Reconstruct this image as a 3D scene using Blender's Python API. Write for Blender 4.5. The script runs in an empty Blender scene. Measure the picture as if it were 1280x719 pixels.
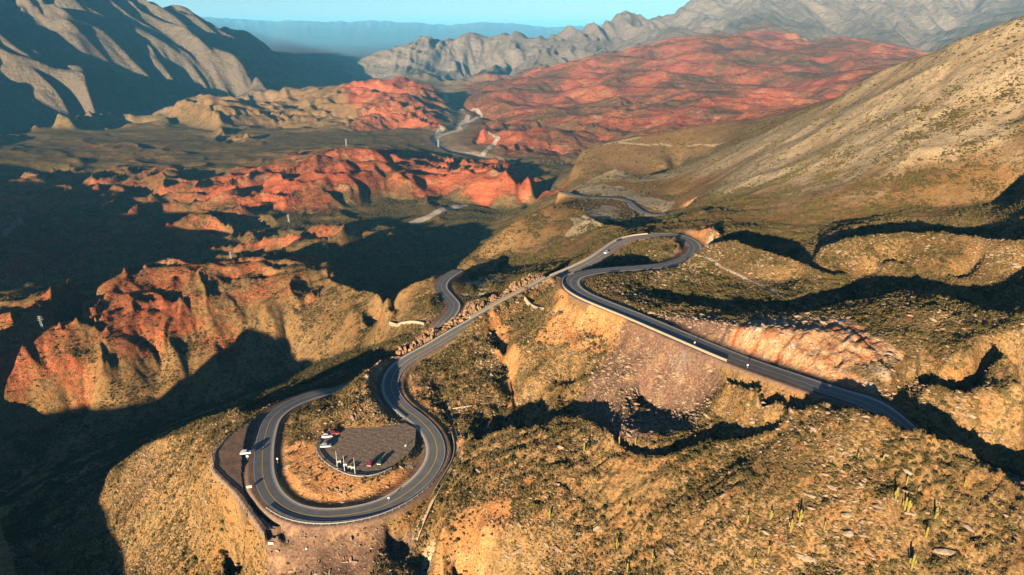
import bpy, bmesh, math, random, time, os
import numpy as np
from mathutils import Vector, kdtree
T0 = time.time()
random.seed(7); RNG = np.random.default_rng(7)
scene = bpy.context.scene
COL = scene.collection

# ------------------------------------------------------------------ camera, sky, sun, exposure
CAM_Z = 175.0; PITCH = math.radians(20.3); FPX = 865.0; CX, CY = 640.0, 359.5
cam = bpy.data.cameras.new("camera"); cam_o = bpy.data.objects.new("camera", cam); COL.objects.link(cam_o)
cam_o.location = (0, 0, CAM_Z); cam_o.rotation_euler = (math.pi/2 - PITCH, 0, 0)
cam.sensor_width = 36.0; cam.lens = 36.0*FPX/1280.0; cam.clip_start = 1.0; cam.clip_end = 250000.0
scene.camera = cam_o

SUN_EL = math.radians(9.8); SUN_HEAD = math.radians(23.0)      # light travels towards this heading (from +Y to +X)
world = bpy.data.worlds.new("World"); scene.world = world; world.use_nodes = True
wn = world.node_tree; bg = wn.nodes["Background"]
sky = wn.nodes.new("ShaderNodeTexSky"); sky.sky_type = 'NISHITA'; sky.sun_disc = False
sky.sun_elevation = SUN_EL; sky.sun_rotation = SUN_HEAD + math.pi
sky.altitude = 1800; sky.air_density = 1.0; sky.dust_density = 0.0; sky.ozone_density = 3.6
wn.links.new(sky.outputs[0], bg.inputs[0]); bg.inputs[1].default_value = 0.05
sun = bpy.data.lights.new("sun", 'SUN'); sun.energy = 5.0; sun.angle = math.radians(0.5); sun.color = (1.0, 0.82, 0.56)
sun_o = bpy.data.objects.new("sun", sun); COL.objects.link(sun_o); sun_o.location = (-300, -700, 900)
sd = Vector((math.sin(SUN_HEAD)*math.cos(SUN_EL), math.cos(SUN_HEAD)*math.cos(SUN_EL), -math.sin(SUN_EL)))
sun_o.rotation_euler = sd.to_track_quat('-Z', 'Y').to_euler()
scene.view_settings.view_transform = 'Standard'; scene.view_settings.look = 'None'
scene.view_settings.exposure = 1.62; scene.view_settings.gamma = 1.0; scene.view_settings.use_curve_mapping = False
scene.render.engine = 'CYCLES'
scene.cycles.max_bounces = 4; scene.cycles.diffuse_bounces = 0; scene.cycles.volume_bounces = 0
scene.cycles.use_denoising = True

# ------------------------------------------------------------------ surveying helpers
SP, CP = math.sin(PITCH), math.cos(PITCH)
def ray(px, py):
    x = (px-CX)/FPX; y = (CY-py)/FPX
    return x, CP+y*SP, -SP+y*CP
def at_z(px, py, z):
    a, b, c = ray(px, py); t = (z-CAM_Z)/c
    return (a*t, b*t, z)
def at_d(px, py, d):
    a, b, c = ray(px, py); t = d/b
    return (a*t, d, CAM_Z+c*t)

# zones: red rock, scrub, grey rock, gully depth at ~35 m, ~150 m and ~600 m spacing, bare pale soil
CH = 8
ZONES = dict(
    flat=(.12,.35,0, 0,0,0, .2, 0), near=(.10,.58,0, 2.5,0,0, .08, 0), gul=(.12,.6,0, .8,0,0, .1, 0),
    tan=(0,.42,0, .5,.6,0, .35, 0), tanp=(0,.44,.10, .8,.7,0, .78, 7), hid=(0,.5,.3, 0,0,0, 0, 0), spur=(.10,.5,0, 1.6,3,0, .2, 0), redr=(.52,.66,0, 2.6,9,0, 0, 15),
    redh=(.98,.24,0, 2,8,0, 0, 24), vall=(.16,.92,.12, 0,4,0, 0, 7), badl=(.52,.62,0, 0,6,0, 0, 48), river=(0,.3,.5, 0,0,0, .6, 0),
    mtn=(0,.30,.62, 0,0,24, 0, 200), rng=(0,.05,1, 0,0,16, 0, 200), plat=(.76,.55,0, 0,14,0, 0, 10.5), midh=(.12,.4,.2, 0,20,0, 0, 40),
    redm=(.95,.2,.05, 0,22,0, 0, 40), plain=(0,.4,.6, 0,0,0, 0, 0), cut=(.35,.05,0, 1.0,0,0, .9, 0), far=(0,.2,1, 0,0,60, 0, 230))

ROAD = {}
# one carriageway: from the near ridge, round the upper bend, the hidden loop, down the straight and round the lower bend
ROAD['upper'] = [(1225,612,43),(1192,584,48),(1155,552,54.5),(1112,517.5,61),(1023.7,484.6,59),(920.6,448.6,54.5),(851.9,420,51.5),(783,391,48.5),(748.8,377.4,47.2),
    (726,367,46.3),(713.5,356.5,45.6),(717,346.5,45),(731.5,341.3,44.3),(766,336.9,43),(807,333.8,41.5),(832,331,40.6),(856,324,39.6),(868,312,38.4),(860,300,37),(838,293.5,35.5),
    (811.3,295,34),(792.6,297,32.8),(777.6,301.6,31.6),(760.7,312,30),(742,325,28),(717.5,337,25.6),(687,350,23),(663,363,21),(625.5,383,18),(592.4,402,15),
    (559.3,421,12),(538,434,10),(512,448,8),(495.5,462.4,6.8),(488.5,481,5.6),(493,496,4.8),(505,510,4.2),(524.7,525,3.6),(542.7,546.5,2.9),(546.5,568,2.2),(535.5,591.5,1.6),(510,615,1),
    (478,633,.5),(438,643,.1),(398.6,645.6,-.3),(366,639.5,-.8),(342.7,624,-1.2),(330,600.5,-1.7),(328,572,-2.4),(332,543,-3.2),(341,521,-4),(359,507,-4.8),(384,496,-5.8),(409,489,-6.8),(428,486.5,-12),
    (446,478.5,-17),(470,469,-22),(496,458,-25),(520,440.5,-24),(543,419,-21),(553.4,403,-19),(564,391.5,-18.6),(567.6,382,-18.8),(559,370,-19.8),(551.5,359,-20.8),(556,349,-21.8),(572,338,-23)]
ROAD['far'] = [(704,240,-27),(717.5,243.8,-26.5),(732.5,246.6,-26),(755,247.6,-25.5),(773.8,248.4,-25),(784,251.2,-24.6),(789.8,255.6,-24),(795,260.5,-23.4),(803.8,265,-22.8),(818.8,268.4,-22),(838,267,-21),(858,262,-20)]
ROAD3 = {k: [at_z(*p) for p in v] for k, v in ROAD.items()}
ROADW = {'upper': 4.3, 'far': 4.3}

TANE = math.tan(SUN_EL); SH, CHd = math.sin(SUN_HEAD), math.cos(SUN_HEAD)
def NW(n, w, h): return (n*CHd+w*SH, -n*SH+w*CHd, h)          # across and along the light
def shade(crest, edge, drop, lim=130):
    """where the shadow of a crest ends on the slope beyond, and the gully floor hidden between them"""
    C = np.array(crest); cn = C[:,0]*CHd-C[:,1]*SH; cw = C[:,0]*SH+C[:,1]*CHd
    E = []; G = []
    for px, py in edge:
        a, b, c = ray(px, py); best = None
        for t in np.arange(90, 2600, .5):
            x, y, z = a*t, b*t, CAM_Z+c*t; n = x*CHd-y*SH; w = x*SH+y*CHd
            for i in range(len(C)-1):
                lo, hi = cn[i], cn[i+1]
                if (lo-n)*(hi-n) <= 0 and lo != hi:
                    f = (n-lo)/(hi-lo); wc = cw[i]+f*(cw[i+1]-cw[i]); zc = C[i,2]+f*(C[i+1,2]-C[i,2])
                    if w > wc+1.5:
                        e = z+(w-wc)*TANE-zc
                        if e <= 0 and best is None: best = (x, y, z, w-wc) if w-wc < lim else 'none'
            if best: break
        if best and best != 'none':
            x, y, z, sdist = best; E.append((x, y, z)); G.append((x-SH*sdist*.5, y-CHd*sdist*.5, z-drop))
        else: print('no shade', px, py)
    return E, G
def catmull(P, step):
    P = np.array(P, float); out = []
    n = len(P)
    for i in range(n-1):
        p0 = P[max(i-1,0)]; p1 = P[i]; p2 = P[i+1]; p3 = P[min(i+2,n-1)]
        # centripetal-style tangents, safe for uneven spacing
        d1 = np.linalg.norm(p2-p1); d0 = max(np.linalg.norm(p1-p0),1e-6); d2 = max(np.linalg.norm(p3-p2),1e-6)
        m1 = ((p1-p0)/d0*d1 + (p2-p1)*d0/d1*1.0)/(d0+d1)*d1 if i>0 else (p2-p1)
        m2 = ((p2-p1)/d1*d2 + (p3-p2)*d1/d2)/(d1+d2)*d1 if i<n-2 else (p2-p1)
        k = max(2, int(d1/step)); t = np.linspace(0,1,k,endpoint=False)[:,None]
        out.append((2*t**3-3*t**2+1)*p1+(t**3-2*t**2+t)*m1+(-2*t**3+3*t**2)*p2+(t**3-t**2)*m2)
    out.append(P[-1:]); out = np.vstack(out)
    # even spacing, light smoothing
    for _ in range(2):
        s = np.r_[0, np.cumsum(np.linalg.norm(np.diff(out[:,:2],axis=0),axis=1))]
        m = max(4, int(s[-1]/step)); q = np.linspace(0, s[-1], m)
        out = np.stack([np.interp(q, s, out[:,j]) for j in range(3)],1)
        w = np.array([1,2,3,4,3,2,1],float); w /= w.sum()
        pad = np.vstack([out[:1]]*3+[out]+[out[-1:]]*3)
        sm = sum(w[k]*pad[k:k+len(out)] for k in range(7)); sm[0]=out[0]; sm[-1]=out[-1]; out = sm
    return out
ROADC = {k: catmull(v, 1.5) for k, v in ROAD3.items()}

# ------------------------------------------------------------------ the lie of the land: crests, gullies and feet
FEAT = []
def Z(zone, *p): FEAT.append((zone, [at_z(*q) for q in p]))
def D(zone, *p): FEAT.append((zone, [at_d(*q) for q in p]))
def S(zone, crest, edge, drop, gz='gul', zone_edge=None, lim=130):
    c = [at_z(*q) for q in crest]; FEAT.append((zone, c)); e, g = shade(c, edge, drop, lim)
    FEAT.append((zone_edge or zone, e)); FEAT.append((gz, g))
    print([tuple(round(v) for v in q) for q in e][::3])
def W(zone, *p): FEAT.append((zone, [tuple(map(float, q)) for q in p]))
for k in ROADC: FEAT.append(('flat', [tuple(p) for p in ROADC[k][::4]]))
# lower bend: car park, mound, turnout, earth apron
PARK = [(395,561),(398,552),(409,543),(431,534.5),(452,534),(471,534),(487,531),(507,529),(520,536),(518.5,557),(506.7,571.7),(488.6,586),(470.6,595),(445.4,597),(420,588),(400.4,573.5)]
TURN = [(345,500),(316,523),(280,548),(263.4,568),(265,590),(294,618.5),(332,672.6),(350,660)]
Z('flat', *[(x,y,4) for x,y in PARK+PARK[:1]]); Z('flat', (430,560,4),(480,560,4)); Z('flat',(450,580,4),(450,545,4))
Z('flat', *[(x,y,-2.2) for x,y in TURN]); Z('flat', (300,560,-2.2),(302,600,-2.2),(320,640,-2.2))
Z('cut', (356,585,.5),(365,612,.5),(390,628,.6),(430,632,.9),(470,622,1.2),(500,604,1.8))
Z('gul', (395,522,6),(430,512,9),(462,500,10),(480,505,8)); Z('near', (425,485,6),(450,469,13),(468,455,15),(482,445,15),(500,436,14))
Z('near', (372,525,0),(400,505,4),(425,492,6))
Z('flat', (345,678,-4),(390,672,-4),(440,668,-3.5),(480,660,-3),(510,652,-3)); Z('gul', (300,719,-26),(350,712,-14),(400,712,-9),(440,705,-9))
Z('gul', (520,668,-8),(500,690,-16),(490,719,-26)); Z('gul',(450,740,-34),(300,760,-60))
# left flank of the lower bend and the ravine
Z('near', (250,575,-9),(262,610,-12),(290,655,-14)); Z('near', (300,505,-8),(250,520,-18),(215,540,-30),(165,560,-58))
Z('near', (205,600,-42),(230,650,-40),(250,700,-40)); Z('near', (140,580,-74),(125,640,-84),(150,719,-84)); Z('near',(170,640,-62),(190,719,-62))
Z('gul', (60,600,-130),(40,650,-125),(60,719,-110)); Z('gul', (-40,640,-178),(0,600,-182),(100,560,-182),(200,520,-178),(265,505,-172),(330,478,-160),(380,458,-142),(430,438,-108),(470,432,-70),(495,428,-38))
# left ridge with red faces
Z('redr', (-60,420,-78),(0,392,-80),(49,375,-82),(64,356,-86),(90,339,-88),(127,339,-86),(161,328,-86),(206,319,-88),(262,326,-86),(289,322,-86),(322,319,-88),(356,311,-90),(390,304,-92),(409,311,-94),(420,326,-95),(412,342,-92))
Z('spur', (412,346,-92),(440,353,-84),(465,358,-74),(480,368,-62),(497,386,-44),(510,410,-24))
Z('redr', (0,480,-132),(80,450,-122),(160,430,-120),(240,420,-130),(300,440,-146)); Z('redr', (60,410,-98),(140,385,-98),(230,365,-96),(320,360,-96),(390,365,-98)); Z('redr', (100,360,-92),(120,400,-104),(130,440,-118)); Z('redr', (230,340,-88),(225,375,-98),(200,410,-112)); Z('redr', (330,335,-92),(320,365,-98),(300,390,-112))
Z('spur', (330,380,-104),(350,410,-122),(360,440,-148)); Z('spur', (440,380,-84),(450,405,-86),(455,425,-90)); Z('spur', (240,472,-158),(225,440,-136),(210,415,-118))
Z('redr', (0,540,-170),(60,525,-172),(110,500,-165))
# spur below the straight, lower road
Z('spur', (479,367,-34),(495,356,-27),(521,346.5,-22),(538,344,-21),(552,338,-22)); Z('spur', (500,400,-25),(520,390,-20),(535,372,-18)); Z('spur',(470,425,-40),(500,412,-24),(530,408,-19))
Z('spur', (580,395,-8),(600,378,-6),(622,362,-6),(640,352,-8)); Z('spur', (600,392,9),(640,368,13),(672,352,15)); Z('spur', (580,372,-17),(600,355,-17),(630,345,-16))
# tan spur carrying the far road
def B(zone, crest, off, z=None):
    c = [at_z(*q) for q in crest]; FEAT.append((zone, [(x+off[0], y+off[1], zz+off[2]) for x,y,zz in c]))
B('spur', [(479,367,-34),(495,356,-27),(521,346.5,-22),(545,342,-22),(560,334,-28)], (-25,70,-65)); B('spur', [(479,367,-34),(521,346.5,-22),(560,334,-28)], (-60,170,-140))
B('vall', [(-60,420,-78),(0,392,-80),(64,356,-86),(127,339,-86),(206,319,-88),(289,322,-86),(356,311,-90),(395,304,-92),(430,326,-95),(455,352,-78)], (0,130,-95))
SPURC = [(572,331,-50),(585,318,-45),(610,298,-32),(650,270,-14),(690,254,-10),(712,250,-16)]
Z('tan', *SPURC); Z('tan', (600,325,-49),(640,312,-38),(680,300,-30),(720,291,-17)); Z('gul', (580,348,-50),(620,337,-46),(660,331,-38),(700,323,-22),(735,312,0)); Z('tan', (765,296,12),(800,287,22),(840,277,28)); Z('tan', (660,285,-24),(700,275,-20),(730,276,-14))
B('spur', SPURC, (-70,110,-110)); B('vall', SPURC[1:], (-130,240,-165))
S('spur', [(720,264,-14),(745,275,-6),(772,281,4),(790,282,7),(811,278,11),(849,269,22),(877,257,36)], [(790,274),(796,271.6),(806,269.5),(822,267.5),(849,261)], 3, lim=260); Z('spur', (640,345,0),(680,335,8),(715,325,16)); Z('spur', (755,300,22),(800,287,32))
Z('spur',(800,301,35),(819,296.5,39.5),(841,297.5,42.5),(858,302,44),(866,308,43)); Z('spur', (800,308,36),(830,306,41),(850,310,44)); Z('spur', (845,283,44),(870,278,48),(900,281,52)); S('spur', [(700,352,45.5),(716,342,46),(731,338,45.5),(766,333.5,44.2),(812,330.5,42.5),(835,326,42)], [(747,322),(768,316.8),(792,317.5),(812,321)], 2)
# slope between the straight and the upper bend
Z('near', (690,362,40),(700,376,42),(740,392,42),(780,408,43)); Z('near', (560,440,12),(580,425,14),(610,408,17),(650,385,21),(670,374,24))
Z('near', (620,430,17),(680,430,28),(740,430,36)); Z('near', (540,480,6),(560,460,9),(590,450,12)); Z('near', (545,505,4),(580,490,7),(610,480,9)); Z('gul', (618,412,13),(630,445,9),(640,475,6),(645,500,5))
Z('near', (660,470,17),(720,470,27),(780,460,36)); Z('near', (800,430,43),(850,450,46),(890,462,47),(905,478,47)); Z('near',(660,490,11),(720,485,18))
# near hill, the gully in its shade and the talus fan
NEAR_C = [(572,548,5),(590,552,9),(610,543,13),(640,535,17),(677,526,22),(707,513,27),(734,515,30),(754,530,32),(787,556,33),(820,561,36),(850,556,39),(880,546,42),(912,541,46),(946,536,50),(990,522,57),(1030,510,64),(1060,506,68),(1110,516,70),(1170,541,67),(1230,566,61),(1280,589,58),(1350,622,54),(1450,670,50)]
S('near', NEAR_C, [(607,540),(620,527),(647,510),(680,503),(697,508),(707,500),(734,493),(760,497),(766,523),(780,542),(807,550),(840,548),(880,533),(905,520),(943,523),(980,508),(1015,500)], 7)
e, g = shade([at_z(*q) for q in NEAR_C], [(1112,488),(1146,481),(1179,499),(1232,513),(1280,522)], 5); FEAT.append(('near', e)); FEAT.append(('gul', g))
Z('flat', (800,500,24),(830,510,27),(870,515,33)); Z('flat', (800,470,34),(850,490,36),(880,500,38)); Z('flat', (840,450,44),(865,470,43),(890,490,42))
Z('near', (905,464,52),(914,466,55),(935,472,59),(955,478,61.5),(989,486,64),(1017,497,64),(1050,506,62)); Z('near', (905,485,46),(950,495,51),(990,500,55))
Z('gul', (571,512,2),(568,545,1),(560,585,0),(545,618,-2),(528,650,-5),(520,668,-8)); Z('near', (590,570,9),(585,600,9),(560,640,4),(545,665,0)); Z('cut', (545,690,-12),(530,719,-20)); Z('near', (570,719,-13),(640,719,-5),(700,719,2),(760,719,10),(830,719,18),(900,719,26),(1000,719,36),(1100,719,43),(1200,719,46),(1280,719,47),(1400,719,46))
Z('near', (620,590,14),(680,590,20),(740,600,22)); Z('near',(600,660,6),(660,650,12),(720,650,15)); Z('near', (800,620,26),(900,620,39),(1000,610,49),(1100,610,58),(1200,630,55),(1280,650,53)); Z('near',(780,680,16),(900,670,33),(1000,665,43),(1100,660,50),(1280,690,50))
# right-hand hills between the shadow bands
C_CREST = [(800,366,46),(830,374,48),(860,380,51),(900,385,54),(935,388,57),(1010,384,61),(1070,373,64),(1130,361,67),(1179,367,69),(1220,383,71),(1290,398,74),(1360,410,77),(1500,430,82)]
S('tan', C_CREST, [(805,352),(830,360),(860,368),(916,376),(973,377),(1010,371),(1048,360),(1070,350),(1085,342),(1115,337),(1138,341),(1160,349),(1217,352),(1280,348)], 5)
S('tan', [(860,316,47),(880,306,51),(897,299.5,54),(920,296,57),(939,307,58),(984,319,60),(1025,334,61),(1060,345,59)], [(900,292),(909,289),(935,284),(973,293),(1005,301),(1012,311),(1022,327),(1048,338)], 6)
S('tan', [(1018,313,61),(1040,302,65),(1063,294,69),(1123,288,73),(1198,290,76),(1280,301,80),(1360,312,82),(1500,340,84)], [(1030,294),(1055,284),(1090,278),(1123,275),(1179,279),(1230,283),(1280,287)], 6)
Z('tan', (880,345,47),(940,350,50),(1000,350,52)); Z('tan',(880,325,49),(930,322,54),(980,334,57)); Z('tan', (1060,318,62),(1120,318,66),(1200,326,68),(1280,332,71)); Z('tan', (1120,332,62),(1200,345,64),(1280,342,68))
Z('cut', (770,376,51),(800,387,55),(850,398,59),(900,408,62),(950,408,65),(1000,412,67),(1050,424,67.5),(1090,440,67.5),(1115,465,66.5)); Z('tan', (1080,400,67),(1140,420,69),(1150,455,67)); Z('tan', (1200,430,71),(1240,415,73),(1290,408,75))
Z('near', (1160,470,65),(1220,480,66),(1290,480,68)); Z('near',(1180,440,69),(1280,440,73)); Z('tan', (1000,392,64),(1100,380,68),(1180,390,72))
# right mountain side
D('tanp', (1450,-40,640),(1360,-10,660),(1280,20,690),(1200,45,730),(1140,72,800),(1090,95,860),(1040,125,910),(960,165,980),(900,190,1040),(850,214,1090),(800,222,1090),(770,209,1060),(735,222,1040),(712,235,1000))
D('tanp', (1280,150,540),(1200,170,550),(1120,190,570),(1040,205,620),(960,225,680),(900,245,700)); D('tan', (1280,250,460),(1123,262,475),(1010,280,490),(940,276,525),(900,276,520))
D('tan', (760,230,980),(800,240,930),(850,245,880)); W('tanp',(1000,300,150),(1100,700,260),(1400,1400,420)); D('tanp', (1180,100,680),(1150,150,620),(1130,200,540))
# behind the right mountain
D('tan', (715,202,1460),(790,206,1460),(850,202,1470),(890,192,1500)); D('tan', (725,186,1540),(780,171,1620),(860,158,1680),(925,148,1720)); B2_ = [at_d(*q) for q in [(725,186,1540),(780,171,1620),(860,158,1680),(925,148,1720)]]; W('vall', *[(a, b+260, c-95) for a, b, c in B2_]); D('vall', (720,236,1300),(800,226,1350),(850,218,1500))
D('plat', (930,144,2500),(980,140,2700),(1060,125,2900),(1130,110,3000)); D('plat',(800,160,2500),(870,152,2500))
# valley of the dark shade
Z('badl', (-60,360,-196),(0,338,-200),(100,312,-203),(250,300,-203),(330,296,-200)); Z('vall', (420,322,-192),(470,330,-192),(530,318,-192),(560,300,-192),(590,285,-192),(640,262,-190),(700,240,-188))
Z('badl', (205,292,-192),(232,278,-180),(262,271,-174),(310,262,-176),(330,258,-180)); Z('badl', (330,305,-188),(390,290,-178),(440,288,-168),(480,292,-166),(500,305,-176))
Z('vall', (340,285,-197),(400,285,-196),(460,278,-196),(518,281,-196),(560,265,-196),(600,252,-196)); Z('badl', (0,270,-190),(20,272,-176),(30,280,-180)); Z('badl', (118,300,-182),(135,296,-180),(160,306,-192)); Z('badl', (165,266,-188),(200,262,-184),(235,266,-188))
Z('badl', (0,228,-203),(100,232,-203),(170,238,-203),(250,248,-203)); Z('badl', (55,222,-194),(75,220,-190),(100,224,-196)); Z('badl', (0,214,-203),(110,213,-203),(180,214,-203),(250,222,-203)); Z('badl', (185,226,-194),(205,219,-182),(225,230,-194)); Z('badl', (0,300,-203),(100,280,-203),(160,282,-203),(200,278,-203)); Z('badl', (0,255,-202),(100,240,-204),(200,245,-204),(260,255,-204))
# red hills
D('redh', (268,240,1550),(300,232,1620),(330,225,1680),(358,213,1760),(385,197,1860),(415,190,1890),(440,184,1900),(468,190,1890),(500,200,1850),(525,214,1790),(548,224,1720),(568,220,1700),(590,213,1700),(620,209,1660),(650,215,1600),(685,231,1510),(706,239,1460))
Z('redh', (290,262,-186),(340,255,-182),(390,252,-178),(425,250,-176)); Z('redh', (380,215,-150),(430,212,-142),(470,222,-160)); Z('redh', (400,225,-150),(440,232,-160),(460,240,-178)); Z('redh', (480,205,-144),(500,222,-158),(540,238,-178))
Z('redh', (590,222,-160),(600,240,-178),(610,250,-190)); Z('redh', (640,225,-166),(650,240,-178),(660,255,-188))
Z('vall', (270,268,-198),(320,266,-198),(410,266,-198),(440,255,-198),(480,245,-198),(540,248,-198),(620,257,-198),(660,262,-197),(700,247,-196))
# valley floor beyond
Z('vall', (-80,205,-200),(0,212,-203),(100,208,-204),(200,205,-204),(300,205,-204)); Z('vall', (-60,200,-190),(0,197,-189),(60,196,-189),(105,199,-194)); Z('vall', (0,180,-205),(100,178,-206),(250,175,-206),(350,185,-206),(430,178,-206),(520,180,-206),(560,195,-205),(640,205,-204),(720,208,-204))
Z('redr', (110,182,-200),(150,180,-194),(200,181,-196)); Z('midh', (280,172,-202),(305,167,-188),(325,170,-196)); Z('vall', (0,165,-204),(120,160,-206),(220,160,-206),(330,168,-206),(430,168,-206),(540,160,-207))
Z('river', (640,205,-205),(600,196,-207),(560,187,-207),(545,172,-207),(572,160,-207),(582,145,-207),(572,135,-208),(560,122,-208),(552,112,-209)); D('redm',(560,198,2050),(600,200,1990),(640,202,1960))
# low red and yellow hills
Z('plat', (600,175,-203),(630,165,-196),(680,167,-186),(720,172,-182),(740,180,-178)); Z('plat', (640,185,-198),(700,190,-194))
# middle hills left of the river
D('midh', (205,132,3150),(225,121,3250),(255,115,3300),(280,117,3320),(305,126,3300),(330,140,3200),(350,150,3100)); D('midh', (335,132,3700),(370,116,3800),(400,108,3850),(430,103,3900)); D('redm', (430,103,3900),(460,97,3950),(492,93,3950),(520,97,3950),(540,105,3900),(548,118,3800))
D('midh', (400,120,3600),(420,140,3250),(440,155,3050)); D('redm', (470,112,3650),(500,128,3300),(520,142,3100),(550,152,2950)); D('midh', (260,125,3100),(275,145,2900),(280,158,2750)); D('redm', (440,150,3000),(480,148,3050),(556,154,2950))
Z('vall', (205,150,-206),(260,162,-206),(350,167,-206),(450,166,-206),(520,163,-206),(562,157,-207))
# left mountain
D('mtn', (-160,-90,4200),(-80,-45,4400),(0,-22,4600),(100,-14,4900),(200,-4,5200),(240,5,5400),(290,30,5900),(345,62,6600),(382,76,7000),(400,66,7100),(430,77,7300),(470,96,7600))
Z('mtn', (-60,170,-196),(0,160,-198),(80,152,-200),(180,138,-202),(260,128,-204),(330,122,-204)); Z('vall', (330,118,-205),(440,110,-206),(500,106,-207),(550,103,-208))
D('mtn', (85,-16,4850),(85,16,3950),(100,60,3550),(112,110,3250)); D('mtn', (-80,-45,4400),(-60,10,3700),(-20,62,3400),(30,98,3200),(95,140,2980)); D('mtn', (200,-4,5200),(212,14,4950),(250,34,4700),(290,52,4500),(318,75,4300),(332,102,4150)); D('mtn', (345,62,6600),(365,80,6100),(382,94,5700)); D('mtn', (150,-10,5000),(150,40,4300),(165,90,3800),(180,120,3600)); D('mtn', (0,-22,4600),(20,20,3900),(40,60,3500)); D('mtn',(290,30,5900),(305,52,5500),(340,78,5000),(360,100,4700))
# right-hand range
D('rng', (445,80,6600),(480,58,6900),(515,47,7000),(570,33,7200),(612,38,7200),(660,45,7100),(700,38,7300),(750,25,7500),(790,12,7800),(822,8,8000),(850,-4,8200),(950,-30,8600),(1100,-45,8800),(1280,-40,9000),(1450,-40,9500))
D('rng', (515,47,7000),(500,75,6300),(480,98,5700)); D('rng', (570,33,7200),(575,65,6500),(565,94,5800)); D('rng', (660,45,7100),(650,68,6400),(640,90,5700)); D('rng', (700,38,7300),(720,58,6500),(712,78,5600)); D('rng', (790,12,7800),(800,40,6800),(790,60,5600)); D('rng', (950,-30,8600),(900,20,7000),(880,45,5800)); D('rng', (1100,-45,8800),(1060,10,7000),(1040,50,5600)); D('rng', (1280,-40,9000),(1200,20,6800),(1150,66,5000)); D('rng',(480,58,6900),(462,80,6300),(450,95,5900)); D('rng',(750,25,7500),(760,50,6600),(752,68,5600))
B('rng', [], (0,0,0)) if False else None
Z('vall', (470,103,-208),(560,106,-208)); Z('plat', (590,108,-190),(640,100,-170)); W('plain', (-2600,10500,-230),(-1000,10800,-230),(1500,11500,-200)); 
# red plateau
D('plat', (640,100,4700),(700,86,4800),(750,72,4900),(800,61,5000),(850,51,5100),(900,48,5200),(940,47,5200),(975,50,5100),(1010,58,4900),(1060,50,4900),(1090,56,4700),(1120,65,4500),(1155,76,4200),(1230,70,4300),(1330,40,4700))
D('plat', (660,118,3900),(720,108,3900),(800,100,3900),(900,90,4000),(1000,92,3900),(1080,88,3800)); D('plat', (590,118,4200),(620,128,3600),(650,138,3200),(700,146,2950),(760,140,3000),(800,130,3200),(860,125,3150)); D('plat', (760,120,3500),(850,108,3600),(950,112,3400),(1020,118,3200))
Z('plat', (582,130,-206),(610,147,-206),(640,163,-204),(690,166,-203),(730,168,-200)); D('plat', (720,166,2700),(790,158,2700),(850,150,2650),(900,145,2700))
# far plain and far range
W('plain', (-9000,14000,-240),(-3000,14500,-240),(2000,15000,-230),(8000,15000,-200)); W('plain', (-22000,28000,-250),(-4000,28000,-250),(9000,28000,-250),(24000,28000,-250))
D('far', (100,25,40000),(240,14,40000),(270,15,40000),(330,20,40000),(400,23,40000),(455,21,40000),(500,22,40000),(560,27,40000),(600,23,40000),(645,25,40000),(690,31,40000),(760,26,40000),(900,20,40000),(1200,20,40000))
W('plain', (-60000,52000,200),(0,60000,200),(60000,52000,200)); W('plain', (-60000,0,0),(-50000,-30000,0),(0,-60000,0),(50000,-30000,0),(60000,0,0))
# land left of and behind the viewpoint
W('hid', NW(-300,-60,-105), NW(-335,-30,-74), NW(-380,-20,-42), NW(-450,-20,-42), NW(-500,-20,-18), NW(-540,-20,-12), NW(-560,-20,-84), NW(-620,-20,-118), NW(-760,0,-126)); W('gul', (-230,130,-120),(-200,0,-100),(-160,-160,-60),(-140,-350,-20))
W('near', NW(-450,-20,-44), NW(-480,-200,-60), NW(-520,-500,0)); W('gul', NW(-420,110,-115), NW(-500,120,-135), NW(-560,150,-160), NW(-640,150,-180))
W('near', (0,-60,-10),(60,20,10),(110,60,25)); W('near',(160,110,40),(200,60,55)); W('near', (300,-100,120),(200,-400,160),(500,-700,260)); W('near', (-80,60,-50),(-20,80,-30),(40,90,-8))
W('hid', NW(-860,300,-130), NW(-1000,300,-88), NW(-1200,300,-66), NW(-1350,300,-54), NW(-1600,300,-38), NW(-1760,300,-32), NW(-2000,300,-40), NW(-2160,300,-20), NW(-2500,300,-30), NW(-2840,300,-30))
W('hid', NW(-2840,300,-30), NW(-3300,300,230), NW(-4200,400,480), NW(-5500,600,640), NW(-7000,1500,700))
Z('redr', (-60,420,-78),(-200,455,-74),(-400,490,-80)); Z('redr', (0,480,-132),(-100,520,-134),(-250,570,-140)); W('vall', (-480,300,-178),(-640,330,-186),(-900,420,-190)); W('vall', (-1000,1000,-198),(-1500,1550,-200),(-2100,2200,-203),(-2500,2600,-200)); W('hid', NW(-900,-300,-90), NW(-1600,-600,-20), NW(-2500,-700,60))
W('hid', (-4000,-3000,300),(-2000,-4500,300),(1500,-4500,300),(4500,-2000,500)); W('hid',(2500,2500,700),(4000,0,800))
W('mtn', (-5200,5000,950),(-6000,9000,900),(-7000,13000,200))

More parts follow.
